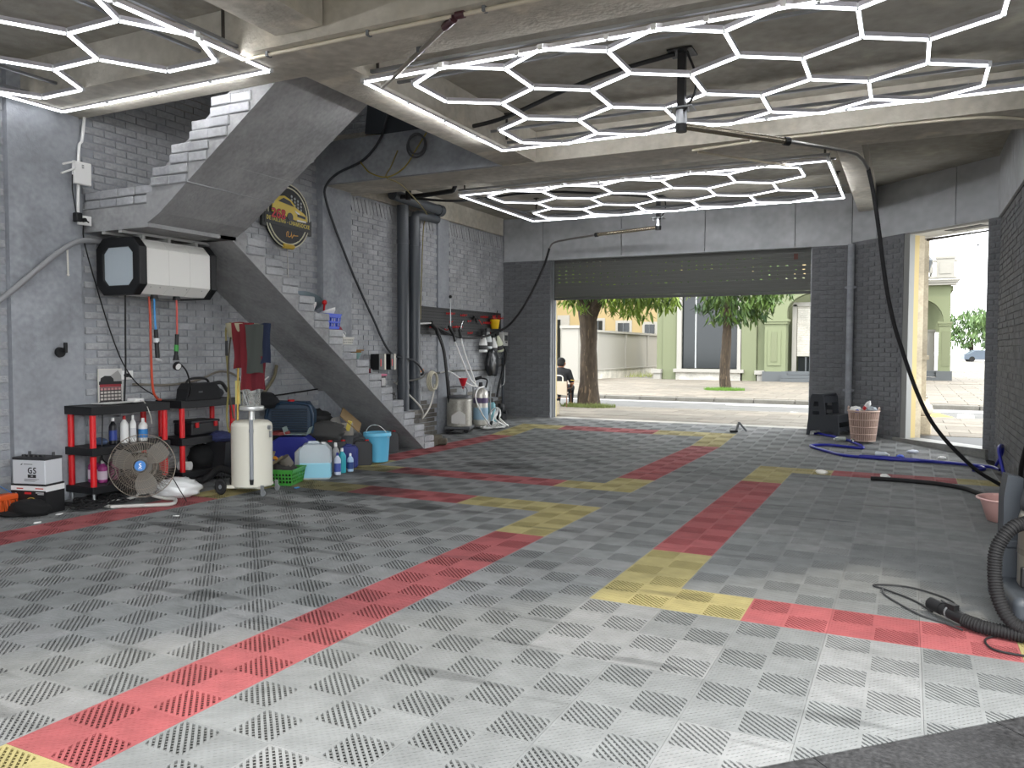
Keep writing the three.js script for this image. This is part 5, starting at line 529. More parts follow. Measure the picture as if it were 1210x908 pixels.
// ---------- the round shop sign behind the upper flight ----------
{ const t = thing('shop_sign', 'round black shop sign with a yellow car and red 268 above the stairs', 'sign', [-5.16, 2.93, -3.42], PI / 2);
  mesh('board', cyl(0.385, 0.385, 0.03, [0, 0, 0], [PI / 2, 0, 0], 48), M(0x1b1c1c, 0.5), t); mesh('rim', [tor(0.378, 0.008, [0, 0, 0.014], [0, 0, 0], 60, 6), tor(0.335, 0.01, [0, 0, 0.014], [0, 0, 0], 60, 6)], M(0xe2dfc4, 0.5), t); mesh('banner', [box(0.8, 0.13, 0.04, [0, -0.075, 0.004], [0, 0, -0.04]), box(0.1, 0.2, 0.036, [-0.38, -0.06, 0]), box(0.09, 0.18, 0.036, [0.37, -0.1, 0])], M(0x2b2d2c, 0.5), t);
  mesh('banner_print', quad(0.78, 0.11, [0, -0.075, 0.026], [0, 0, -0.04]), printM(512, 72, (x, w, h) => { x.fillStyle = '#2b2d2c'; x.fillRect(0, 0, w, h); x.fillStyle = '#d9c34e'; x.font = 'bold 44px sans-serif'; x.textAlign = 'center'; x.fillText('DETAILING - CHAMSOCXE', w / 2, 52, 490); }), t);
  mesh('picture', cyl(0.325, 0.325, 0.004, [0, 0, 0.0165], [PI / 2, 0, 0], 48), M(0x151718, 0.5), t);
  const car = mesh('car_emblem', extr([[-0.3, -0.02], [-0.29, 0.1], [-0.22, 0.17], [-0.1, 0.2], [0.02, 0.17], [0.1, 0.1], [0.24, 0.06], [0.3, 0.02], [0.31, -0.03], [0.1, -0.05], [-0.1, -0.03]], 0.008, [0.02, 0.02, 0.018], [0, 0, -0.06], 0.002), M(0xd9bc3a, 0.4), t); mesh('emblem_window', [extr([[-0.2, 0.13], [-0.11, 0.18], [0.0, 0.155], [0.07, 0.1]], 0.003, [0.02, 0.02, 0.0285]), cyl(0.05, 0.05, 0.006, [0.02, -0.01, 0.03], [PI / 2, 0, 0]), box(0.14, 0.03, 0.004, [0.22, 0.02, 0.03], [0, 0, -0.1])], M(0x17181a, 0.4), car); mesh('emblem_light', [extr([[0.08, 0.06], [0.17, 0.03], [0.15, 0.015], [0.1, 0.035]], 0.003, [0.02, 0.02, 0.029]), box(0.16, 0.02, 0.004, [0.22, -0.035, 0.03])], M(0xe8e4d8, 0.4), car);
  mesh('number_print', quad(0.27, 0.16, [-0.18, 0.0, 0.034]), printM(256, 150, (x, w, h) => { x.clearRect(0, 0, w, h); x.lineJoin = 'round'; x.font = 'bold 140px sans-serif'; x.textAlign = 'center'; x.strokeStyle = '#3a1414'; x.lineWidth = 10; x.strokeText('268', w / 2, 124); x.fillStyle = '#d8373a'; x.fillText('268', w / 2, 124); }, { transparent: true, alphaTest: 0.5 }), t);
  mesh('script_print', quad(0.26, 0.12, [0.06, -0.22, 0.021]), printM(256, 118, (x, w, h) => { x.fillStyle = '#151718'; x.fillRect(0, 0, w, h); x.strokeStyle = '#e0a030'; x.lineWidth = 9; x.beginPath(); x.moveTo(40, 90); x.bezierCurveTo(20, 10, 90, 10, 60, 60); x.bezierCurveTo(50, 90, 110, 100, 120, 40); x.lineTo(128, 92); x.lineTo(165, 46); x.moveTo(150, 62); x.lineTo(235, 56); x.stroke(); }), t);
  const dots = []; for (let i = 0; i < 12; i++) dots.push(sph(0.016, [0.06 + (i % 4) * 0.055, 0.16 + Math.floor(i / 4) * 0.04 - (i % 4) * 0.02, 0.02], [1, 1, 0.3], 8)); mesh('foam_dots', dots, M(0xaeb4b4, 0.5), t); mesh('bottom_roll', [cyl(0.03, 0.03, 0.16, [0, -0.36, 0.01], [0, 0, PI / 2]), cyl(0.02, 0.02, 0.18, [0, -0.36, 0.02], [0, 0, PI / 2])], M(0xd9b84a, 0.5), t); mesh('cord', rod([0, -0.38, 0], [0.02, -0.95, 0], 0.004), offWhite, t); }
// ---------- pipes, ducts and cables on the left wall and beams ----------
const pvc = M(0x474c52, 0.4);
for (const [l, z, y0, top] of [['dark grey drain pipe nearer the stairs on the left wall', -5.72, 0.45, 3.42], ['dark grey drain pipe nearer the tool board on the left wall', -6.02, 0.45, 3.3]]) { const t = thing('drain_pipe', l, 'pipe', [-5.06, 0, z]); mesh('pipe', cyl(0.085, 0.085, top - y0, [0, (top + y0) / 2, 0], [0, 0, 0], 28), pvc, t); for (const y of [0.8, 2.9]) mesh('clamp', cyl(0.092, 0.092, 0.06, [0, y, 0], [0, 0, 0], 28), pvc, t); if (top < 3.4) mesh('elbow', tube([[0, 3.2, 0], [0, 3.3, -0.02], [0.03, 3.34, -0.1], [0.05, 3.34, -0.55]], 0.07, 30, 12), pvc, t); }
{ const t = thing('waste_pipe', 'fat dark grey pipe running under the slab above the drain pipes', 'pipe'); mesh('pipe', [rod([-4.95, 3.5, -5.3], [-4.95, 3.47, -6.58], 0.075, 24), cyl(0.085, 0.085, 0.1, [-4.95, 3.47, -6.56], [PI / 2, 0, 0], 24)], pvc, t); mesh('side_branch', tube([[-4.97, 3.48, -5.42], [-4.6, 3.47, -5.42], [-4.1, 3.47, -5.35], [-3.98, 3.5, -5.34], [-3.96, 3.72, -5.34]], 0.032, 40, 10), black, t); mesh('valve', [cyl(0.04, 0.04, 0.2, [-4.75, 3.52, -5.4])], black, t); }
cable('black cable pair running down the second pillar and across the wall to the stairs', [[-4.09, 4.15, -3.98], [-4.21, 3.86, -3.98], [-4.46, 3.64, -3.98], [-4.85, 3.51, -3.97], [-5.03, 3.36, -3.97], [-5.06, 3.2, -4.02], [-5.07, 2.89, -4.2], [-5.06, 2.38, -4.52], [-5.15, 2.2, -4.78], [-5.15, 1.79, -5.1], [-5.13, 1.3, -5.5], [-4.93, 1.18, -5.8], [-4.96, 1.0, -6.1], [-5.14, 0.95, -6.2]], 0.016, M(0x3c3f43, 0.6), 'cable', 'cable', 140);
cable('thin yellow cable looped below the painted beam', [[-4.49, 3.61, -3.97], [-4.34, 3.47, -3.96], [-4.09, 3.4, -3.96], [-3.85, 3.49, -3.96], [-3.67, 3.7, -3.96], [-3.55, 3.86, -3.97]], 0.008, M(0x9c8a35, 0.6));
cable('thin yellow wire hanging straight down beside the nearer drain pipe', [[-3.95, 3.7, -3.97], [-4.05, 3.5, -3.96], [-4.12, 3.4, -3.97], [-4.16, 3.37, -4.4], [-4.98, 3.36, -6.25], [-5.05, 3.2, -6.26], [-5.08, 2.4, -6.24], [-5.1, 1.8, -6.24]], 0.008, M(0x8f8452, 0.6), 'cable', 'cable', 80);
single('cable_coil', 'black coil of cable hung on the painted beam', 'cable', [tor(0.13, 0.012, [-3.68, 3.72, -3.96], [0, 0, 0], 36, 8), tor(0.115, 0.012, [-3.67, 3.74, -3.945], [0.1, 0, 0], 36, 8)], M(0x55565a, 0.6));
cable('white cable drooping along the wall from the stairs to the tank', [[-5.14, 0.87, -5.6], [-5.14, 0.83, -5.7], [-4.94, 0.56, -5.9], [-5.0, 0.4, -6.15], [-5.13, 0.29, -6.33], [-5.14, 0.43, -6.55], [-5.14, 0.64, -6.67], [-5.14, 0.8, -6.7]], 0.013, offWhite, 'cable', 'cable', 80);
cable('pale grey cable running level along the wall under the tool board', [[-5.14, 0.87, -5.62], [-4.95, 0.9, -5.85], [-4.95, 0.94, -6.1], [-5.14, 0.97, -6.5], [-5.15, 0.98, -7.0], [-5.15, 1.0, -7.5], [-5.17, 0.99, -8.5], [-5.17, 1.07, -9.1]], 0.014, M(0x6d6c68, 0.6), 'cable', 'cable', 80);
single('cable_coil', 'cream coil of hose hanging on the wall left of the tank', 'cable', [0, 1, 2].map(i => tor(0.14 - i * 0.008, 0.014, [-5.12 + i * 0.02, 0.815, -6.6], [0, PI / 2 + i * 0.05, 0], 36, 8).scale(1, 1.05, 1)), M(0xc9c3ae, 0.5));
single('orange_clip', 'orange plastic reel with a white tip tucked behind the wall cable', 'clip', [tor(0.035, 0.012, [0, 0, 0], [0, PI / 2, 0.3], 20, 8), sph(0.025, [0, -0.01, -0.06]), box(0.02, 0.06, 0.03, [0, 0.04, 0.02], [0.5, 0, 0])], M(0xc98246, 0.5), [-5.13, 1.04, -6.28]);
for (const [l, z, w] of [['black wall box with chrome edges nearest the stairs', -5.17, 0.17], ['narrow black wall box next to the drain pipe', -5.43, 0.13]]) { const t = thing('switch_box', l, 'box', [-5.1, 1.17, z], PI / 2, undefined); mesh('case', box(w, 0.22, 0.14, [0, 0, 0]), M(0x141416, 0.4), t); mesh('edge', [box(0.03, 0.225, 0.145, [w / 2 - 0.03, 0, 0])], M(0x8f8b80, 0.3, { metalness: 0.6 }), t); mesh('stripe', box(0.02, 0.1, 0.004, [-w / 4, -0.01, 0.072]), redP, t); }
// ---------- tool board ----------
{ const t = thing('tool_board', 'long dark perforated tool board with red hooks on the back left wall', 'tool board', [-5.165, 1.795, -7.6], PI / 2); mesh('panel', [rbox(2.85, 0.43, 0.02, 0.004, [0, 0, 0])], M(0x2b2c2e, 0.6), t); mesh('edge', box(0.03, 0.43, 0.03, [-1.41, 0, 0]), black, t);
  const holes = []; for (let i = 0; i < 60; i++) for (let j = 0; j < 9; j++) holes.push(box(0.012, 0.012, 0.004, [-1.35 + i * 0.046, -0.19 + j * 0.047, 0.0105])); mesh('holes', holes, M(0x131315, 0.8), t).userData.kind = 'stuff';
  for (const [x, y, n] of [[-0.5, 0.13, 4], [-0.05, 0.12, 3], [-0.4, 0.0, 1], [0.2, 0.03, 1], [-0.3, -0.08, 5], [-1.0, -0.1, 3], [-0.55, -0.13, 1], [0.65, 0.12, 4], [1.1, 0.15, 4], [0.75, 0.02, 5], [1.3, 0.12, 3], [0.2, -0.17, 2], [0.85, -0.16, 2]]) for (let k = 0; k < n; k++) mesh('hook', [rod([x + k * 0.055, y, 0.01], [x + k * 0.055, y - 0.005, 0.06], 0.006), rod([x + k * 0.055, y - 0.005, 0.06], [x + k * 0.055, y + 0.02, 0.07], 0.006), rbox(0.02, 0.035, 0.008, 0.002, [x + k * 0.055, y, 0.013])], redP, t); }
{ const t = thing('telescopic_rod', 'thin steel rod with a black ball top standing up from the tool board', 'rod', [-5.1, 0, -7.13]); mesh('rod', rod([0, 1.72, 0], [0, 2.18, 0], 0.008), steel, t); mesh('ball', sph(0.026, [0, 2.195, 0]), black, t); }
{ const t = thing('wash_gun', 'black wash gun with white hose hanging from the board middle', 'spray gun', [-5.08, 1.62, -7.1]); mesh('gun', [rod([0, 0.1, 0.06], [0.02, -0.04, -0.06], 0.022), rod([0.02, -0.04, -0.06], [0.02, -0.14, -0.1], 0.02)], black, t); mesh('hose', tube([[0.02, -0.14, -0.1], [0.08, -0.35, -0.16], [0.13, -0.56, -0.24], [0.16, -0.75, -0.36], [0.18, -0.86, -0.5]], 0.014, 50), whiteP, t); }
{ const t = thing('wash_gun', 'second black wash gun with a curved steel lance right of the first', 'spray gun', [-5.08, 1.68, -7.4]); mesh('gun', [rod([0, 0.0, 0.02], [0.02, -0.15, 0.0], 0.026), rod([0, 0.02, 0.02], [0, -0.03, -0.06], 0.018)], black, t); mesh('lance', tube([[0, 0.0, -0.02], [0, 0.08, -0.05], [0, 0.14, -0.1]], 0.01), chrome, t); mesh('hose', tube([[0.02, -0.15, 0.0], [0.06, -0.35, -0.03], [0.12, -0.55, -0.06], [0.16, -0.75, -0.14], [0.18, -0.93, -0.22]], 0.014, 50), whiteP, t); }
{ const t = thing('vacuum_hose', 'black doubled hose with a fat grip hanging from the left of the tool board', 'hose', [-5.08, 1.73, -6.55]); mesh('grip', [rod([0, 0.02, 0.05], [0.02, -0.06, -0.08], 0.04), rod([0.02, -0.06, -0.08], [0.03, -0.16, -0.12], 0.03)], black, t); mesh('hose', [tube([[0.03, -0.16, -0.12], [0.05, -0.4, -0.24], [0.06, -0.8, -0.32], [0.06, -1.15, -0.38], [0.05, -1.24, -0.43], [0.04, -1.15, -0.46], [0.03, -0.8, -0.4], [0.03, -0.4, -0.3], [0.02, -0.1, -0.14]], 0.018, 90)], black, t); mesh('white_end', rod([0.01, 0.02, 0.06], [0.01, 0.0, 0.45], 0.012), whiteP, t); }
{ const t = thing('hand_tool', 'black pistol shaped hand tool hanging on the right part of the board', 'tool', [-5.1, 1.88, -8.0]); mesh('body', [rod([0, 0.02, 0.1], [0, 0, -0.08], 0.02), rod([0, 0, 0.02], [0, -0.07, 0], 0.016)], black, t); mesh('lever', rod([0, -0.02, -0.08], [0, -0.1, -0.2], 0.007), redP, t); }
{ const t = thing('small_bucket', 'small yellow bucket of brushes hung on the right end of the tool board', 'bucket', [-5.07, 1.72, -8.62]); mesh('body', lathe([[0, 0], [0.06, 0], [0.085, 0.16], [0.09, 0.16], [0.09, 0.15], [0.064, -0.004], [0, -0.004]], [0, 0, 0], [0, 0, 0], 26), M(0xe0b312, 0.4), t); for (const [x, z, h] of [[0.02, -0.02, 0.32], [-0.01, -0.05, 0.28], [0, 0.04, 0.2]]) mesh('brush', rod([0, 0.1, 0], [x, h, z * 3], 0.007), M(0x33302c, 0.6), t); mesh('rag', blob(0.05, 0.04, 0.05, [0, 0.17, 0.03], 2), M(0xa43a33, 0.8), t); }
const sprayer = (l, p, mat, ry, tilt) => { const t = thing('trigger_bottle', l, 'bottle', p, ry, 'spray bottles on the tool board'); t.scale.set(1.35, 1.5, 1.35); mesh('body', lathe([[0, -0.2], [0.05, -0.2], [0.055, -0.19], [0.055, -0.1], [0.03, -0.03], [0.018, 0], [0, 0]], [0, 0, 0], [0, 0, tilt], 20), mat, t); mesh('trigger', [rbox(0.03, 0.04, 0.08, 0.008, [0.0, 0.02, 0.01]), rod([0, 0.0, 0.04], [0, -0.05, 0.05], 0.007)], black, t); mesh('label_mark', cyl(0.056, 0.056, 0.05, [Math.sin(tilt) * 0.14, -0.145, 0], [0, 0, tilt], 20, true), M(0x3a3a3c, 0.6), t); return t; };
sprayer('white spray bottle with black lettering hanging at the left of its row', [-5.08, 1.6, -8.2], whiteP, 0.2, 0); sprayer('white spray bottle with a steel top next to the lettered spray bottle', [-5.07, 1.66, -8.36], M(0xcfd3d3, 0.4), -0.1, 0); sprayer('small white spray bottle hanging lowest under the yellow bucket', [-5.08, 1.56, -8.58], whiteP, 0.1, 0);
sprayer('yellowish translucent spray bottle hanging tilted at the right end', [-5.07, 1.6, -8.72], M(0xd5d8bf, 0.35), 0, 0.0).rotation.x = 0.35;
single('rubbish_bag', 'black plastic bag hanging on the wall under the spray bottles', 'bag', blob(0.09, 0.27, 0.17, [0, 0, 0], 1.2, 0.2, 26), new THREE.MeshPhysicalMaterial({ color: 0x14171c, roughness: 0.35, clearcoat: 0.4 }), [-5.06, 1.1, -8.5]);
{ const t = thing('meter_box', 'white electric meter box on the back wall corner', 'meter box', [-5.15, 1.54, -9.05], PI / 2); mesh('case', rbox(0.2, 0.25, 0.1, 0.012, [0, 0, 0.03]), M(0xd3d3cf, 0.5), t); mesh('window', rbox(0.1, 0.1, 0.02, 0.004, [0.01, 0.02, 0.08]), M(0x4f5152, 0.3), t); mesh('knob', cyl(0.01, 0.01, 0.03, [0.0, -0.06, 0.09], [PI / 2, 0, 0]), black, t); mesh('spout', rod([0.1, 0.0, 0.03], [0.16, 0.0, 0.03], 0.012), whiteP, t); }
cable('thick black cable dropping from the meter box to the teal drum', [[-5.13, 1.42, -9.05], [-5.1, 1.3, -9.1], [-5.1, 1.1, -9.05], [-5.1, 0.9, -8.96], [-5.1, 0.72, -8.86], [-5.09, 0.5, -8.75]], 0.022, black); cable('grey cable loop between the meter box and the rubbish bag', [[-5.13, 1.42, -9.02], [-5.12, 1.22, -8.98], [-5.12, 1.2, -8.85], [-5.12, 1.35, -8.68]], 0.01, greyPlastic);
{ const t = thing('wall_conduit', 'grey vertical conduit in the back left corner below the meter box', 'pipe'); mesh('pipe', rod([-5.16, 0.15, -9.12], [-5.16, 1.4, -9.12], 0.022), pvc, t); mesh('socket', rbox(0.02, 0.06, 0.06, 0.004, [-5.15, 0.68, -8.98]), whiteP, t); mesh('lead', tube([[-5.14, 0.68, -9.0], [-5.12, 0.75, -9.1], [-5.12, 1.1, -9.12]], 0.007), whiteP, t); }
// tanks on the floor by the back wall
{ const t = thing('steel_tank', 'dented grey foam tank on a low wheeled base by the back left wall', 'tank', [-4.93, 0.02, -7.12], 0.3); mesh('drum', lathe([[0, 0.1], [0.2, 0.1], [0.205, 0.11], [0.2, 0.5], [0.205, 0.53], [0.18, 0.55], [0, 0.56]], [0, 0, 0], [0, 0, 0], 32), M(0xb1aea4, 0.4, { metalness: 0.35, map: rep(blotchT, 2) }), t); mesh('lid', cyl(0.19, 0.205, 0.04, [0, 0.57, 0], [0, 0, 0], 32), M(0x46484a, 0.5), t); mesh('base', [rbox(0.42, 0.05, 0.38, 0.015, [0, 0.08, 0])], M(0x55575a, 0.6), t); for (const x of [-0.15, 0.15]) mesh('wheel', cyl(0.04, 0.04, 0.34, [x, 0.04, 0], [PI / 2, 0, 0]), rubber, t); mesh('front_panel', extr([[-0.12, 0.16], [0.1, 0.14], [0.1, 0.3], [0, 0.36], [-0.12, 0.28]], 0.01, [0.04, 0, 0.19], [0, 0.15, 0]), M(0xc2c0bb, 0.4), t); mesh('handle', [tube([[-0.15, 0.58, 0], [-0.15, 0.72, 0.02], [0.12, 0.72, 0.04], [0.12, 0.58, 0.02]], 0.01)], galv, t); }
single('red_funnel', 'red plastic funnel standing on the dented grey tank', 'funnel', lathe([[0.012, -0.1], [0.02, -0.08], [0.07, 0.06], [0.075, 0.07], [0.068, 0.07], [0.014, -0.08]], [0, 0, 0], [0, 0, 0], 24), M(0xc01a2a, 0.4), [-4.86, 0.82, -7.12]);
{ const t = thing('foam_cylinder', 'steel foam cylinder with purple and blue labels and a black handle', 'cylinder', [-4.88, 0.03, -7.75], 0.2); mesh('body', lathe([[0, 0.04], [0.1, 0.04], [0.125, 0.08], [0.125, 0.56], [0.11, 0.63], [0.05, 0.67], [0.04, 0.7], [0, 0.7]], [0, 0, 0], [0, 0, 0], 32), M(0xd0cdc4, 0.3, { metalness: 0.5 }), t); mesh('label_print', cyl(0.1265, 0.1265, 0.09, [0, 0.47, 0], [0, 0, 0], 32, true), M(0x4d3f63, 0.5), t); mesh('label_print', cyl(0.1265, 0.1265, 0.2, [0, 0.25, 0], [0, 0, 0], 32, true), M(0x93b3c8, 0.5), t); mesh('handle', [tube([[-0.09, 0.68, 0], [-0.1, 0.82, 0], [0.1, 0.82, 0], [0.09, 0.68, 0]], 0.014), cyl(0.03, 0.04, 0.08, [0, 0.73, 0]), box(0.12, 0.05, 0.04, [-0.04, 0.84, 0], [0, 0, 0.3])], black, t); mesh('trolley', [rod([-0.15, 0.05, -0.05], [-0.15, 0.7, -0.06], 0.012), rod([0.15, 0.05, -0.05], [0.15, 0.7, -0.06], 0.012), box(0.32, 0.02, 0.2, [0, 0.03, 0])], M(0x8d8f90, 0.4, { metalness: 0.5 }), t); for (const x of [-0.17, 0.17]) mesh('wheel', cyl(0.06, 0.06, 0.03, [x, 0.06, -0.07], [0, 0, PI / 2]), rubber, t); }
{ const t = thing('teal_drum', 'teal plastic drum with a dark spout beside the foam cylinder', 'drum', [-4.97, 0.05, -8.3]); mesh('body', lathe([[0, 0], [0.085, 0], [0.09, 0.02], [0.085, 0.26], [0.07, 0.31], [0.075, 0.34], [0.05, 0.38], [0, 0.38]], [0, 0, 0], [0, 0, 0], 28), M(0x6fa3ab, 0.4), t); mesh('spout', [cyl(0.03, 0.035, 0.08, [0, 0.41, 0]), rod([0, 0.42, 0], [-0.02, 0.58, 0.05], 0.014)], black, t); }
single('black_pump', 'squat black pump next to the teal drum', 'pump', [rbox(0.16, 0.24, 0.18, 0.03, [0, 0.12, 0]), cyl(0.06, 0.07, 0.07, [0, 0.27, 0]), cyl(0.03, 0.03, 0.1, [0.08, 0.16, 0.04], [0, 0, PI / 2])], M(0x17181b, 0.5), [-4.97, 0.08, -8.68]);
{ const c = V(-4.68, 0.1, -7.85), pts = []; for (let i = 0; i < 120; i++) { const a = i * 0.42, k = Math.floor(i / 15) % 4; const up = k === 1 || k === 3; pts.push([c.x + (0.16 + 0.05 * Math.sin(i * 0.13)) * Math.cos(a) + 0.06 * nz(i * 0.11, 3), up ? 0.2 + 0.17 * Math.sin(a) + 0.05 * nz(i * 0.2, 7) : 0.045 + 0.02 * rnd(), c.z + (0.24 + 0.05 * Math.cos(i * 0.17)) * (up ? Math.cos(a + 0.5) : Math.sin(a)) + 0.05 * nz(i * 0.15, 9)]); } pts.forEach(q => { q[1] = Math.max(0.03 + ramp(q[2]), q[1]); }); cable('tangled coil of white hose on the floor before the tanks', pts, 0.012, whiteP, 'hose_coil', 'hose', 700); }
cable('white hose hanging in an arc in front of the dented tank', [[-4.75, 0.74, -7.62], [-4.72, 0.7, -7.35], [-4.7, 0.55, -7.25], [-4.66, 0.3, -7.4], [-4.62, 0.1, -7.6], [-4.62, 0.06, -7.75]], 0.012, whiteP, 'hose', 'hose'); cable('white hose arching from the wall cable down to the red funnel', [[-5.12, 0.98, -6.85], [-5.05, 1.0, -6.95], [-4.98, 0.95, -7.05], [-4.85, 0.78, -7.3], [-4.8, 0.74, -7.5]], 0.012, whiteP, 'hose', 'hose');
// ---------- hose booms under the ceiling ----------
function boom(label, px, pz, yb, arm, elbow) { const t = thing('hose_boom', label, 'boom arm', [px, 0, pz]); mesh('post', [box(0.06, 3.715 - yb - 0.12, 0.06, [0, (3.715 + yb + 0.12) / 2, 0]), box(0.2, 0.012, 0.2, [0, 3.716, 0])], M(0x1a1a1c, 0.45), t); mesh('flange', [box(0.2, 0.01, 0.16, [0, yb + 0.15, 0]), ...[-0.07, 0.07].map(x => cyl(0.008, 0.008, 0.06, [x, yb + 0.14, 0.05], [0, 0, 0], 6))], galv, t); mesh('pivot', [cyl(0.045, 0.045, 0.12, [0, yb + 0.08, 0])], steel, t); mesh('pivot_cap', cyl(0.048, 0.044, 0.06, [0, yb + 0.0, 0]), black, t); const q = arm.map(a => [a[0] - px, a[1], a[2] - pz]); mesh('sleeve', rod([0.03 * Math.sign(q[0][0]), yb + 0.01, 0], q[0], 0.028, 14), M(0xa39a88, 0.25, { metalness: 0.9 }), t); mesh('sleeve_end', rod(q[0].map((v, i) => v - (q[0][i] - (i === 1 ? yb : 0)) * 0.03), q[0].map((v, i) => v + (q[1][i] - v) * 0.03), 0.036, 14), black, t); mesh('arm', tube([q[0], ...q.slice(1)], 0.017, 40), M(0x9c9a96, 0.3, { metalness: 0.9 }), t); mesh('lead', tube([[0.03, yb + 0.12, 0.04], [0.12, yb + 0.25, 0.06], [0.12, yb + 0.4, 0.06], [0.05, 3.7, 0.05]], 0.01), black, t); return t; }
boom('swinging steel hose boom on a black post through the middle hexagon frame', -0.146, -2.384, 3.12, [[0.57, 3.1, -3.09], [1.0, 3.09, -3.62], [1.1, 3.07, -3.85], [1.15, 3.02, -4.1]]);
boom('second steel hose boom on a post behind the back hexagon frame', -2.0, -8.2, 3.24, [[-3.1, 3.23, -8.42], [-3.7, 3.2, -8.55], [-3.95, 3.17, -8.62], [-4.03, 3.08, -8.64]]);
cable('thick black hose hanging from the nearer boom down to the floor at the right', [[1.15, 3.03, -4.1], [1.19, 2.85, -4.15], [1.24, 2.54, -4.19], [1.31, 2.02, -4.25], [1.37, 1.7, -4.29], [1.44, 1.44, -4.35], [1.62, 0.91, -4.48], [1.8, 0.57, -4.62], [2.11, 0.22, -4.85], [2.36, 0.04, -5.03]], 0.019, rubber, 'hose', 'hose', 100);
cable('black hose sweeping from the back boom onto the tool board', [[-4.03, 3.08, -8.64], [-4.07, 2.9, -8.6], [-4.1, 2.69, -8.48], [-4.3, 2.26, -8.42], [-4.55, 1.91, -8.42], [-4.8, 1.7, -8.4], [-5.02, 1.56, -8.03], [-5.08, 1.55, -7.4], [-5.1, 1.66, -6.85], [-5.1, 1.76, -6.5]], 0.02, black, 'hose', 'hose', 100);
cable('black cable drooping across the slab above the middle hexagon frame', [[-2.3, 3.42, -2.6], [-1.9, 3.5, -2.7], [-1.2, 3.6, -2.5], [-0.7, 3.66, -2.4], [-0.2, 3.7, -2.35]], 0.02, black); cable('black cable crossing above the back hexagon frame', [[-4.9, 3.5, -5.6], [-4.2, 3.45, -5.9], [-3.3, 3.6, -6.5], [-2.4, 3.62, -7.2], [-2.05, 3.7, -8.1]], 0.018, black);
{ const t = thing('ceiling_conduit', 'long pale conduit clipped along the bottom of the front beam', 'pipe'); mesh('pipe', [rod([-2.75, 3.382, -0.28], [-1.03, 3.382, -0.28], 0.014), rod([-0.98, 3.38, -0.28], [1.4, 3.38, -0.28], 0.014)], M(0xcfc7b4, 0.5), t); mesh('clip', [-2.5, -1.65, -0.8, 0.2].map(x => box(0.02, 0.035, 0.045, [x, 3.385, -0.28])), greyPlastic, t); }
{ const t = thing('ceiling_conduit', 'sloping grey conduit tube joining the front beam to the middle frame', 'pipe'); mesh('pipe', rod([-2.2, 3.385, -1.2], [-1.03, 3.37, -0.3], 0.016), M(0x8f8a80, 0.5), t); mesh('joint', [rod([-1.14, 3.372, -0.38], [-1.02, 3.37, -0.29], 0.026), rod([-1.0, 3.38, -0.28], [-0.94, 3.38, -0.28], 0.024)], M(0x4a2a30, 0.5), t); mesh('clip', [box(0.05, 0.04, 0.03, [-1.5, 3.385, -0.66])], greyPlastic, t); }
{ const t = thing('ceiling_conduit', 'pale conduit clipped along the front edge of the middle beam', 'pipe'); mesh('pipe', tube([[-0.5, 3.385, -4.2], [0.2, 3.385, -4.11], [0.7, 3.385, -4.1], [1.45, 3.385, -4.08], [2.05, 3.385, -4.14], [2.45, 3.385, -4.4]], 0.014, 50), M(0xcfc7b4, 0.5), t); mesh('side_pipe', rod([-0.46, 3.38, -4.28], [0.32, 3.37, -5.3], 0.013), M(0xcfc7b4, 0.5), t); mesh('clip', [0.1, 0.75, 1.35].map(x => box(0.02, 0.03, 0.04, [x, 3.39, -4.1])), offWhite, t); }
// ---------- right side: stool, bin, hoses, litter ----------
{ const t = thing('step_stool', 'dark grey plastic two step stool against the pier beside the shutter', 'step stool', [0.48, 0.095, -8.76], 1.2), k = M(0x34373c, 0.5);
  const sideS = (x) => extr([[-0.24, 0], [-0.2, 0], [-0.185, 0.06], [-0.08, 0.08], [0.06, 0.08], [0.2, 0.05], [0.235, 0], [0.26, 0], [0.24, 0.28], [0.235, 0.3], [0.05, 0.3], [0.02, 0.58], [0.0, 0.6], [-0.16, 0.6], [-0.175, 0.58]], 0.018, [x, 0, 0], [0, -PI / 2, 0], 0.003, [[[-0.14, 0.42], [-0.05, 0.42], [-0.06, 0.5], [-0.13, 0.5]], [[-0.15, 0.3], [-0.04, 0.3], [-0.045, 0.36], [-0.145, 0.36]]]);
  mesh('side', sideS(-0.2), k, t); mesh('side', sideS(0.22), k, t); mesh('upper_step', rbox(0.44, 0.03, 0.18, 0.01, [0.0, 0.6, -0.08]), k, t); mesh('lower_step', rbox(0.44, 0.03, 0.22, 0.01, [0, 0.3, 0.14]), k, t); mesh('riser', [box(0.42, 0.1, 0.012, [0, 0.53, 0.02]), box(0.42, 0.09, 0.012, [0, 0.25, 0.24]), box(0.42, 0.06, 0.012, [0, 0.1, 0.24])], k, t); mesh('back', [box(0.42, 0.5, 0.012, [0, 0.3, -0.2])], k, t); }
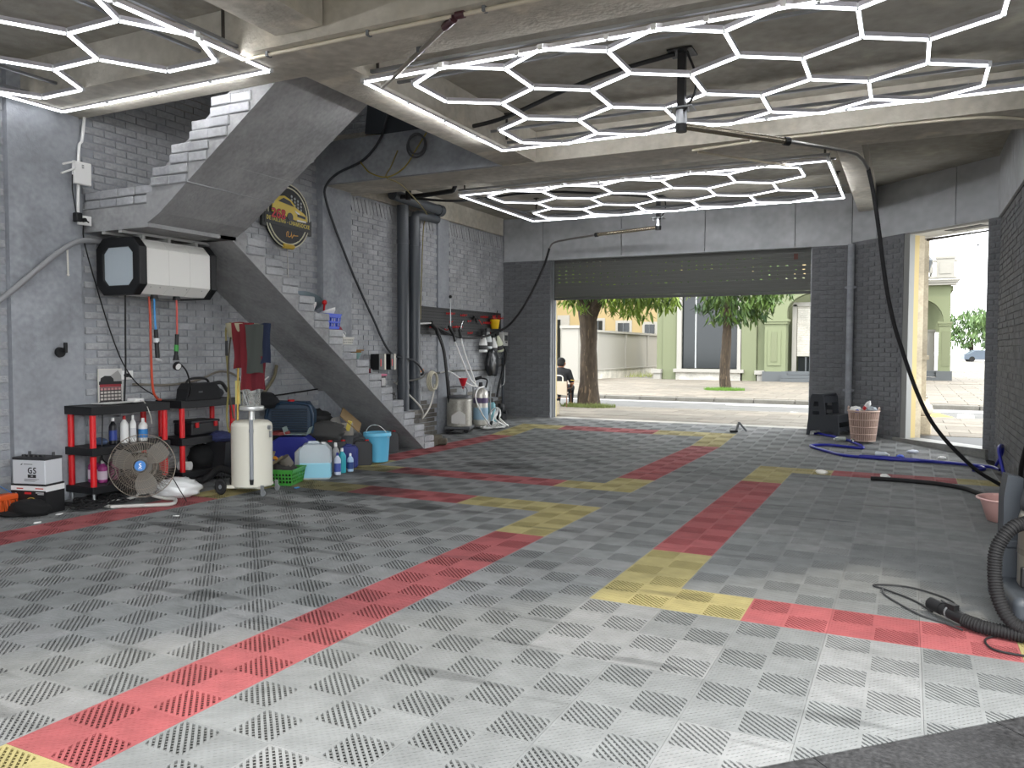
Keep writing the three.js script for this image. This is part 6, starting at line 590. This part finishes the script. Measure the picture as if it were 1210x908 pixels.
{ const t = thing('waste_basket', 'pinkish slotted plastic waste basket overflowing with rubbish', 'waste basket', [0.98, 0.09, -8.15], 0.3), k = M(0xc2a89a, 0.5), H = 0.42, r = y => 0.155 + 0.045 * y / H; const g = []; for (let i = 0; i < 40; i++) { const a = i / 40 * PI * 2; g.push(rod([r(0) * Math.cos(a), 0.0, r(0) * Math.sin(a)], [r(H) * Math.cos(a), H, r(H) * Math.sin(a)], 0.0052, 5)); } mesh('slats', g, k, t).userData.kind = 'stuff'; for (const y of [0.01, 0.1, 0.2, 0.3, H]) mesh('hoop', tor(r(y), y > 0.4 ? 0.012 : 0.007, [0, y, 0], [PI / 2, 0, 0], 36, 8), k, t); mesh('liner', lathe([[0, 0.005], [0.14, 0.005], [0.185, H - 0.02]], [0, 0, 0], [0, 0, 0], 28), M(0xa88f80, 0.8, { side: THREE.DoubleSide }), t); for (const a of [0.5, 3.6]) mesh('handle', tor(0.035, 0.008, [0.2 * Math.cos(a), H + 0.02, 0.2 * Math.sin(a)], [0, -a + PI / 2, 0], 16, 6, PI), k, t); }
{ const t = thing('rubbish', 'crushed bottles and paper heaped in the pinkish waste basket', 'rubbish', [0.98, 0.5, -8.15]); mesh('bottle', [place(bottleG(0.035, 0.2), [0.0, 0.0, 0], [0.3, 0, -0.5])], whiteP, t); mesh('bottle_band', place(cyl(0.037, 0.037, 0.05, [0, 0.06, 0]), [0.0, 0.0, 0], [0.3, 0, -0.5]), redP, t); mesh('paper', blob(0.07, 0.05, 0.06, [-0.1, 0.02, 0.03], 3, 0.5), whiteP, t); mesh('foil', blob(0.07, 0.05, 0.05, [0.1, 0.02, 0.04], 3, 0.6), M(0xaeb6bc, 0.25, { metalness: 0.4 }), t); mesh('wrap', blob(0.12, 0.05, 0.12, [0, -0.03, 0], 2, 0.4), M(0x8c7a70, 0.7), t); mesh('blue_wrap', blob(0.03, 0.03, 0.03, [-0.08, 0.0, 0.09], 2, 0.4), M(0x2f48a8, 0.5), t); }
{ const t = thing('drain_pipe', 'grey painted downpipe between the shutter pier and the slanted wall', 'pipe', [0.72, 0, -9.1]); mesh('pipe', cyl(0.05, 0.05, 2.85, [0, 1.52, 0], [0, 0, 0], 24), paint, t); for (const y of [0.75, 2.3]) mesh('clamp', [cyl(0.056, 0.056, 0.05, [0, y, 0], [0, 0, 0], 24), box(0.16, 0.03, 0.02, [0, y, 0.03])], paint, t); }
const onF = (q, h = 0.02) => q.map(([x, z]) => [x, ramp(z) + h, z]);
const blueHose = M(0x1c2390, 0.35);
cable('blue hose looping over the floor before the stool', onF([[0.3, -8.62], [0.34, -8.72], [0.42, -8.6], [0.75, -8.25], [1.0, -7.7], [0.92, -7.62], [0.6, -7.72], [0.36, -7.62], [0.4, -7.48], [0.62, -7.2], [0.84, -6.9], [1.2, -6.8], [1.48, -6.76], [1.98, -6.76], [2.24, -6.62], [2.32, -6.4], [2.2, -6.2]]), 0.019, blueHose, 'hose', 'hose', 220);
cable('second strand of blue hose running to the right wall', onF([[1.0, -6.84], [1.4, -6.83], [1.95, -6.68], [2.2, -6.6], [2.4, -6.5], [2.46, -6.3]], 0.03), 0.019, blueHose, 'hose', 'hose', 60); cable('blue hose end climbing the right wall brickwork', [[2.44, 0.05, -6.5], [2.47, 0.2, -6.3], [2.46, 0.32, -6.1], [2.4, 0.3, -5.8], [2.44, 0.04, -5.6]], 0.018, blueHose, 'hose', 'hose', 50);
[['crumpled clear bottle beside the foot of the step stool', 0.68, -8.18, 0xc9d3cc, 1], ['crushed clear bottles on the floor before the basket', 1.25, -7.12, 0xd5dce2, 1], ['blue wrapper on the floor right of the crushed bottles', 1.46, -7.12, 0x2b4fc2, 0], ['white and blue packet by the sill of the narrow door', 1.6, -7.56, 0xe0e4ee, 0], ['white paper scrap in front of the narrow doorway', 1.92, -7.2, 0xeeeeec, 0], ['white paper scrap on the yellow corner tiles', 0.7, -5.3, 0xefece4, 0], ['pale plastic scrap on the red strip at the back right', 1.33, -5.28, 0xe9e9e6, 0], ['dark green bottle lying by the stool hose', 0.86, -8.1, 0x2f3a34, 1]].forEach(([l, x, z, c, b]) => { if (b) { const t = thing('crushed_bottle', l, 'litter', [x, ramp(z) + 0.035, z], rr(0, 3)); mesh('body', place(bottleG(0.03, 0.18), [0.08, 0, 0], [0, 0, PI / 2 - 0.05]), M(c, 0.25), t); mesh('cap', cyl(0.012, 0.012, 0.014, [-0.09, 0, 0], [0, 0, PI / 2]), whiteP, t); } else single('paper_scrap', l, 'litter', blob(0.07, 0.025, 0.04, [0, 0.015, 0], 3, 0.5), M(c, 0.7), [x, ramp(z), z], rr(0, 3)); });
[['small white paper bit on the grey tiles near the broom', -4.45, 0.17], ['white paper bit below the battery carton', -4.6, -0.11], ['white paper bit on the tiles before the fan', -3.71, -0.49], ['blue plastic bit on the tiles beside the green crate', -3.75, -1.95]].forEach(([l, x, z], i) => single('paper_scrap', l, 'litter', place(new RoundedBoxGeometry(0.05, 0.008, 0.03, 1, 0.003), [0, 0.006, 0], [0.1, rr(0, 3), 0.1]), M(i === 3 ? 0x3f86c2 : 0xe6e6e4, 0.7), [x, 0, z]));
{ const t = thing('door_bracket', 'small grey and black metal bracket standing by the shutter sill', 'bracket', [-0.82, ramp(-8.55), -8.55], 0.4); mesh('foot', rbox(0.12, 0.03, 0.06, 0.01, [-0.05, 0.018, 0]), black, t); mesh('arm', [bar([-0.02, 0.02, 0], [0.03, 0.16, 0], 0.05, 0.03), bar([0.03, 0.15, 0], [0.14, 0.02, 0], 0.04, 0.025)], greyPlastic, t); }
{ const t = thing('pink_basin', 'pale pink plastic basin by the right wall behind the vacuum cleaner', 'basin', [2.26, 0.002, -3.35]); mesh('bowl', lathe([[0, 0], [0.15, 0], [0.2, 0.16], [0.225, 0.17], [0.22, 0.18], [0.195, 0.17], [0.145, 0.01], [0, 0.01]], [0, 0, 0], [0, 0, 0], 36), M(0xd9aca4, 0.4), t); mesh('rim', tor(0.222, 0.008, [0, 0.176, 0], [PI / 2, 0, 0], 40, 8), M(0xdfb6ae, 0.4), t); }
cable('thick black hose lying across the floor at the back right', [[1.2, 0.022, -5.03], [1.35, 0.022, -5.05], [1.75, 0.022, -5.0], [2.01, 0.022, -4.82], [2.13, 0.022, -4.55], [2.2, 0.03, -4.3], [2.3, 0.06, -4.2], [2.44, 0.2, -4.1], [2.47, 0.5, -4.0]], 0.022, rubber, 'hose', 'hose', 80);
cable('black hose rising over the pink basin from the floor', [[2.36, 0.04, -5.03], [2.42, 0.04, -4.8], [2.44, 0.15, -4.4], [2.4, 0.4, -3.9], [2.42, 0.7, -3.6]], 0.02, rubber, 'hose', 'hose', 50);
// ---------- wet vacuum cleaner ----------
function ribbed(pts, r, pitch) { const c = new THREE.CatmullRomCurve3(pts.map(q => V(...q))), L = c.getLength(), n = Math.round(L / pitch), g = [fin(new THREE.TubeGeometry(c, Math.round(n * 0.6), r * 0.93, 12))]; for (let i = 0; i <= n; i++) { const q = c.getPointAt(i / n), d = c.getTangentAt(i / n), t = new THREE.TorusGeometry(r * 0.95, r * 0.13, 5, 14); t.applyQuaternion(new THREE.Quaternion().setFromUnitVectors(V(0, 0, 1), d)); g.push(fin(t.translate(q.x, q.y, q.z))); } return g; }
{ const t = thing('vacuum_cleaner', 'dark grey wet vacuum cleaner with a steel drum at the right edge', 'vacuum cleaner', [2.17, 0, -0.62], 0.15), k = M(0x3b4046, 0.5); mesh('base', [rbox(0.44, 0.13, 0.5, 0.04, [0, 0.12, 0], [0, 0, 0], 3)], k, t); mesh('drum', lathe([[0, 0.17], [0.155, 0.17], [0.17, 0.2], [0.17, 0.52], [0.16, 0.56], [0, 0.56]], [0.03, 0, 0.0], [0, 0, 0], 36), M(0xa39f94, 0.28, { metalness: 0.7 }), t); mesh('drum_band', cyl(0.172, 0.172, 0.03, [0.03, 0.36, 0], [0, 0, 0], 36, true), M(0x8f8b80, 0.3, { metalness: 0.7 }), t); mesh('frame_post', [extr([[-0.035, 0.1], [0.045, 0.1], [0.06, 0.4], [0.05, 0.7], [-0.02, 0.715], [-0.035, 0.6]], 0.1, [-0.14, 0, -0.24]), rbox(0.08, 0.05, 0.12, 0.015, [-0.13, 0.36, -0.19])], k, t); mesh('head', [lathe([[0, 0.56], [0.18, 0.56], [0.185, 0.6], [0.15, 0.74], [0, 0.78]], [0.05, 0, 0], [0, 0, 0], 32)], k, t); mesh('latch', [rbox(0.05, 0.03, 0.12, 0.008, [-0.09, 0.22, 0.17], [0, 0.5, 0]), rbox(0.03, 0.1, 0.03, 0.008, [-0.14, 0.25, 0.1])], black, t); for (const [x, z] of [[-0.17, 0.2], [0.17, 0.2], [-0.17, -0.2], [0.17, -0.2]]) mesh('caster', [cyl(0.035, 0.035, 0.03, [x, 0.035, z], [0, 0, PI / 2]), box(0.04, 0.05, 0.05, [x, 0.065, z])], rubber, t); mesh('inlet', rod([-0.09, 0.52, 0.13], [-0.16, 0.53, 0.17], 0.034, 16), black, t);
  mesh('suction_hose', ribbed([[-0.16, 0.53, 0.17], [-0.22, 0.51, 0.2], [-0.285, 0.42, 0.22], [-0.3, 0.3, 0.24], [-0.285, 0.17, 0.28], [-0.23, 0.08, 0.32], [-0.1, 0.055, 0.35], [0.1, 0.05, 0.33], [0.2, 0.05, 0.3]], 0.031, 0.0135), rubber, t); }
{ const t = thing('vacuum_wand', 'black ribbed hose end with a gripped wand lying on the red tiles', 'hose', [0, 0, 0]); mesh('hose', ribbed([[1.79, 0.045, -0.36], [1.86, 0.04, -0.31], [1.95, 0.04, -0.28], [2.06, 0.04, -0.25]], 0.031, 0.0135), rubber, t); mesh('grip', [rod([1.79, 0.045, -0.36], [1.7, 0.055, -0.47], 0.028, 14), rod([1.7, 0.055, -0.47], [1.65, 0.06, -0.53], 0.032, 14), box(0.03, 0.03, 0.06, [1.74, 0.085, -0.42], [0, 0.7, 0])], black, t); mesh('collar', rod([1.735, 0.052, -0.43], [1.73, 0.052, -0.437], 0.033, 14), galv, t); }
cable('grey electric lead lying in a loop beside the vacuum wand', [[1.66, 0.01, -0.55], [1.58, 0.008, -0.72], [1.45, 0.008, -0.86], [1.37, 0.008, -0.93], [1.42, 0.008, -0.97], [1.52, 0.008, -0.99], [1.62, 0.008, -0.95], [1.73, 0.008, -0.85], [1.77, 0.008, -0.76], [1.73, 0.012, -0.72], [1.71, 0.01, -0.79], [1.75, 0.008, -0.7], [1.84, 0.008, -0.52], [1.92, 0.008, -0.45]], 0.005, M(0x2a2b2d, 0.6)); cable('second lead looping over the red tiles past the wand', [[1.42, 0.008, -0.9], [1.43, 0.008, -0.78], [1.5, 0.008, -0.64], [1.6, 0.008, -0.48], [1.7, 0.008, -0.4], [1.78, 0.02, -0.28]], 0.005, M(0x3a3b3d, 0.6)); cable('short black lead curled in front of the vacuum cleaner', [[2.02, 0.008, -0.26], [1.93, 0.008, -0.3], [1.87, 0.008, -0.22], [1.89, 0.008, -0.1], [2.0, 0.008, -0.07], [2.1, 0.008, -0.1]], 0.005, rubber);
// ---------- the man sitting outside by the tree, seen from behind ----------
function fleshed(bones, lo, hi, cell, k = 0.05) { // one smooth skin round tapered bones
  const S = Math.max(hi[0] - lo[0], hi[1] - lo[1], hi[2] - lo[2]), n = Math.min(90, Math.ceil(S / cell)) + 4, mc = new MarchingCubes(n, new THREE.MeshBasicMaterial(), false, false, 60000), half = S / 2 + cell * 2, c = lo.map((v, i) => (v + hi[i]) / 2), B = bones.map(([a, ra, b, rb]) => ({ a: V(...a), d: V(...b).sub(V(...a)), ra, rb })), q = V(), w = V();
  for (let z = 0; z < n; z++) for (let y = 0; y < n; y++) for (let x = 0; x < n; x++) { q.set(c[0] + (x / n * 2 - 1) * half, c[1] + (y / n * 2 - 1) * half, c[2] + (z / n * 2 - 1) * half); let acc = 0; for (const b of B) { w.copy(q).sub(b.a); const t = Math.max(0, Math.min(1, w.dot(b.d) / Math.max(1e-9, b.d.lengthSq()))); const dist = w.addScaledVector(b.d, -t).length() - (b.ra + (b.rb - b.ra) * t); acc += Math.exp(-dist / (k * 0.35)); } mc.field[x + y * n + z * n * n] = k * 0.35 * Math.log(acc + 1e-30); }
  mc.isolation = 0; mc.update(); const g = new THREE.BufferGeometry(), m = mc.count; g.setAttribute('position', new THREE.BufferAttribute(new Float32Array(mc.positionArray.slice(0, m * 3)), 3)); g.setAttribute('normal', new THREE.BufferAttribute(new Float32Array(mc.normalArray.slice(0, m * 3)), 3)); g.scale(half, half, half); g.translate(...c); return fin(g); }
{ const skin = M(0xa8745a, 0.6), shirt = M(0x17181c, 0.9), pants = M(0x1e2128, 0.9);
  const p = thing('person', 'man in a black short sleeved shirt seated with his back to us outside the shutter', 'person', [-5.36, OUT, -12.35], 0.15);
  // local frame: he faces -z; seat 0.36 high
  const arms = [], hands = []; for (const s of [-1, 1]) { arms.push([[0.17 * s, 0.76, 0.0], 0.052, [0.235 * s, 0.52, -0.06], 0.042], [[0.235 * s, 0.52, -0.06], 0.04, [0.16 * s, 0.4, -0.26], 0.028], [[0.16 * s, 0.4, -0.26], 0.03, [0.14 * s, 0.385, -0.33], 0.03]); for (let f = 0; f < 4; f++) hands.push([[0.115 * s + f * 0.017 * s, 0.385, -0.34], 0.0095, [0.11 * s + f * 0.017 * s, 0.375, -0.39 + Math.abs(f - 1.5) * 0.008], 0.0085], [[0.11 * s + f * 0.017 * s, 0.375, -0.39 + Math.abs(f - 1.5) * 0.008], 0.0085, [0.11 * s + f * 0.017 * s, 0.35, -0.41 + Math.abs(f - 1.5) * 0.008], 0.007]); hands.push([[0.11 * s, 0.39, -0.3], 0.011, [0.08 * s, 0.385, -0.345], 0.008]); }
  const legs = []; for (const s of [-1, 1]) legs.push([[0.09 * s, 0.4, 0.0], 0.085, [0.14 * s, 0.4, -0.38], 0.06], [[0.14 * s, 0.4, -0.38], 0.058, [0.15 * s, 0.08, -0.33], 0.038], [[0.15 * s, 0.06, -0.31], 0.036, [0.16 * s, 0.035, -0.46], 0.03]);
  const torso = [[[0, 0.4, 0.02], 0.13, [0, 0.56, 0.03], 0.12], [[0, 0.56, 0.03], 0.125, [0, 0.74, 0.0], 0.115], [[-0.1, 0.75, 0.0], 0.075, [0.1, 0.75, 0.0], 0.075]], head = [[[0, 0.8, -0.01], 0.05, [0, 0.86, -0.02], 0.048], [[0, 0.94, -0.02], 0.082, [0, 0.97, -0.02], 0.084], [[0, 0.9, -0.05], 0.06, [0, 0.88, -0.07], 0.045], [[0, 0.925, -0.1], 0.014, [0, 0.91, -0.12], 0.016], [[-0.085, 0.93, -0.01], 0.018, [-0.092, 0.955, -0.005], 0.014], [[0.085, 0.93, -0.01], 0.018, [0.092, 0.955, -0.005], 0.014]];
  mesh('body', [fleshed([...torso, ...head, ...arms, ...legs], [-0.3, 0, -0.5], [0.3, 1.08, 0.2], 0.015, 0.03), fleshed(hands, [-0.2, 0.32, -0.44], [0.2, 0.42, -0.28], 0.0048, 0.008)], skin, p);
  mesh('shirt', fleshed([...torso.map(b => [b[0], b[1] + 0.016, b[2], b[3] + 0.016]), [[-0.17, 0.76, 0], 0.07, [-0.225, 0.57, -0.05], 0.062], [[0.17, 0.76, 0], 0.07, [0.225, 0.57, -0.05], 0.062]], [-0.32, 0.2, -0.25], [0.32, 0.9, 0.25], 0.014, 0.035), shirt, p); mesh('sleeve_band', [tor(0.064, 0.008, [-0.226, 0.572, -0.05], [PI / 2 - 0.2, 0.2, 0]), tor(0.064, 0.008, [0.226, 0.572, -0.05], [PI / 2 - 0.2, -0.2, 0]), tor(0.06, 0.008, [0, 0.826, -0.005], [PI / 2, 0, 0])], M(0xc9a94a, 0.8), p);
  mesh('trousers', fleshed(legs.filter((b, i) => i % 3 < 2).map(b => [b[0], b[1] + 0.014, b[2], b[3] + 0.012]).concat([[[-0.08, 0.42, 0.03], 0.11, [0.08, 0.42, 0.03], 0.11]]), [-0.28, 0.05, -0.48], [0.28, 0.56, 0.2], 0.014, 0.03), pants, p); mesh('shoe', [sph(0.05, [-0.155, 0.035, -0.4], [0.9, 0.7, 1.9]), sph(0.05, [0.155, 0.035, -0.4], [0.9, 0.7, 1.9])], M(0x2a2a2c, 0.7), p);
  mesh('hair', [blob(0.094, 0.08, 0.098, [0, 1.0, -0.008], 2, 0.08), blob(0.09, 0.08, 0.07, [0, 0.95, 0.03], 2, 0.08)], M(0x0f0e0e, 0.9), p); for (const s of [-1, 1]) mesh('eye', sph(0.011, [0.03 * s, 0.945, -0.098]), M(0x1a1512, 0.3), p); mesh('mouth', rbox(0.045, 0.008, 0.01, 0.003, [0, 0.878, -0.112]), M(0x7a4238, 0.6), p);
  const c = thing('folding_chair', 'beige backed metal chair under the seated man outside', 'chair', [-5.36, OUT, -12.3], 0.15), fr = M(0x6b4a35, 0.4, { metalness: 0.3 }); mesh('backrest', [extr([[-0.21, 0.3], [0.19, 0.26], [0.19, 0.56], [-0.21, 0.56]], 0.02, [0.01, 0, 0.17], [0.08, 0, 0], 0.004)], M(0xb5aa98, 0.7), c); mesh('top_rail', [tube([[-0.12, 0.55, 0.19], [-0.11, 0.66, 0.19], [0, 0.69, 0.19], [0.1, 0.66, 0.19], [0.11, 0.55, 0.19]], 0.012)], offWhite, c); mesh('seat', rbox(0.42, 0.025, 0.4, 0.01, [0, 0.27, -0.05]), M(0x24211f, 0.7), c); for (const s of [-1, 1]) { mesh('leg', rod([0.2 * s, 0.0, 0.2], [0.2 * s, 0.56, 0.17], 0.011), fr, c); mesh('leg', rod([0.2 * s, 0.0, -0.22], [0.2 * s, 0.28, -0.2], 0.011), fr, c); mesh('armrest', [rod([0.2 * s, 0.4, 0.17], [0.2 * s, 0.4, -0.18], 0.012), rod([0.2 * s, 0.4, -0.18], [0.2 * s, 0.27, -0.2], 0.01)], fr, c); } mesh('stretcher', [rod([-0.2, 0.2, 0.18], [0.2, 0.2, 0.18], 0.008)], fr, c); }
renderer.render(scene, camera);
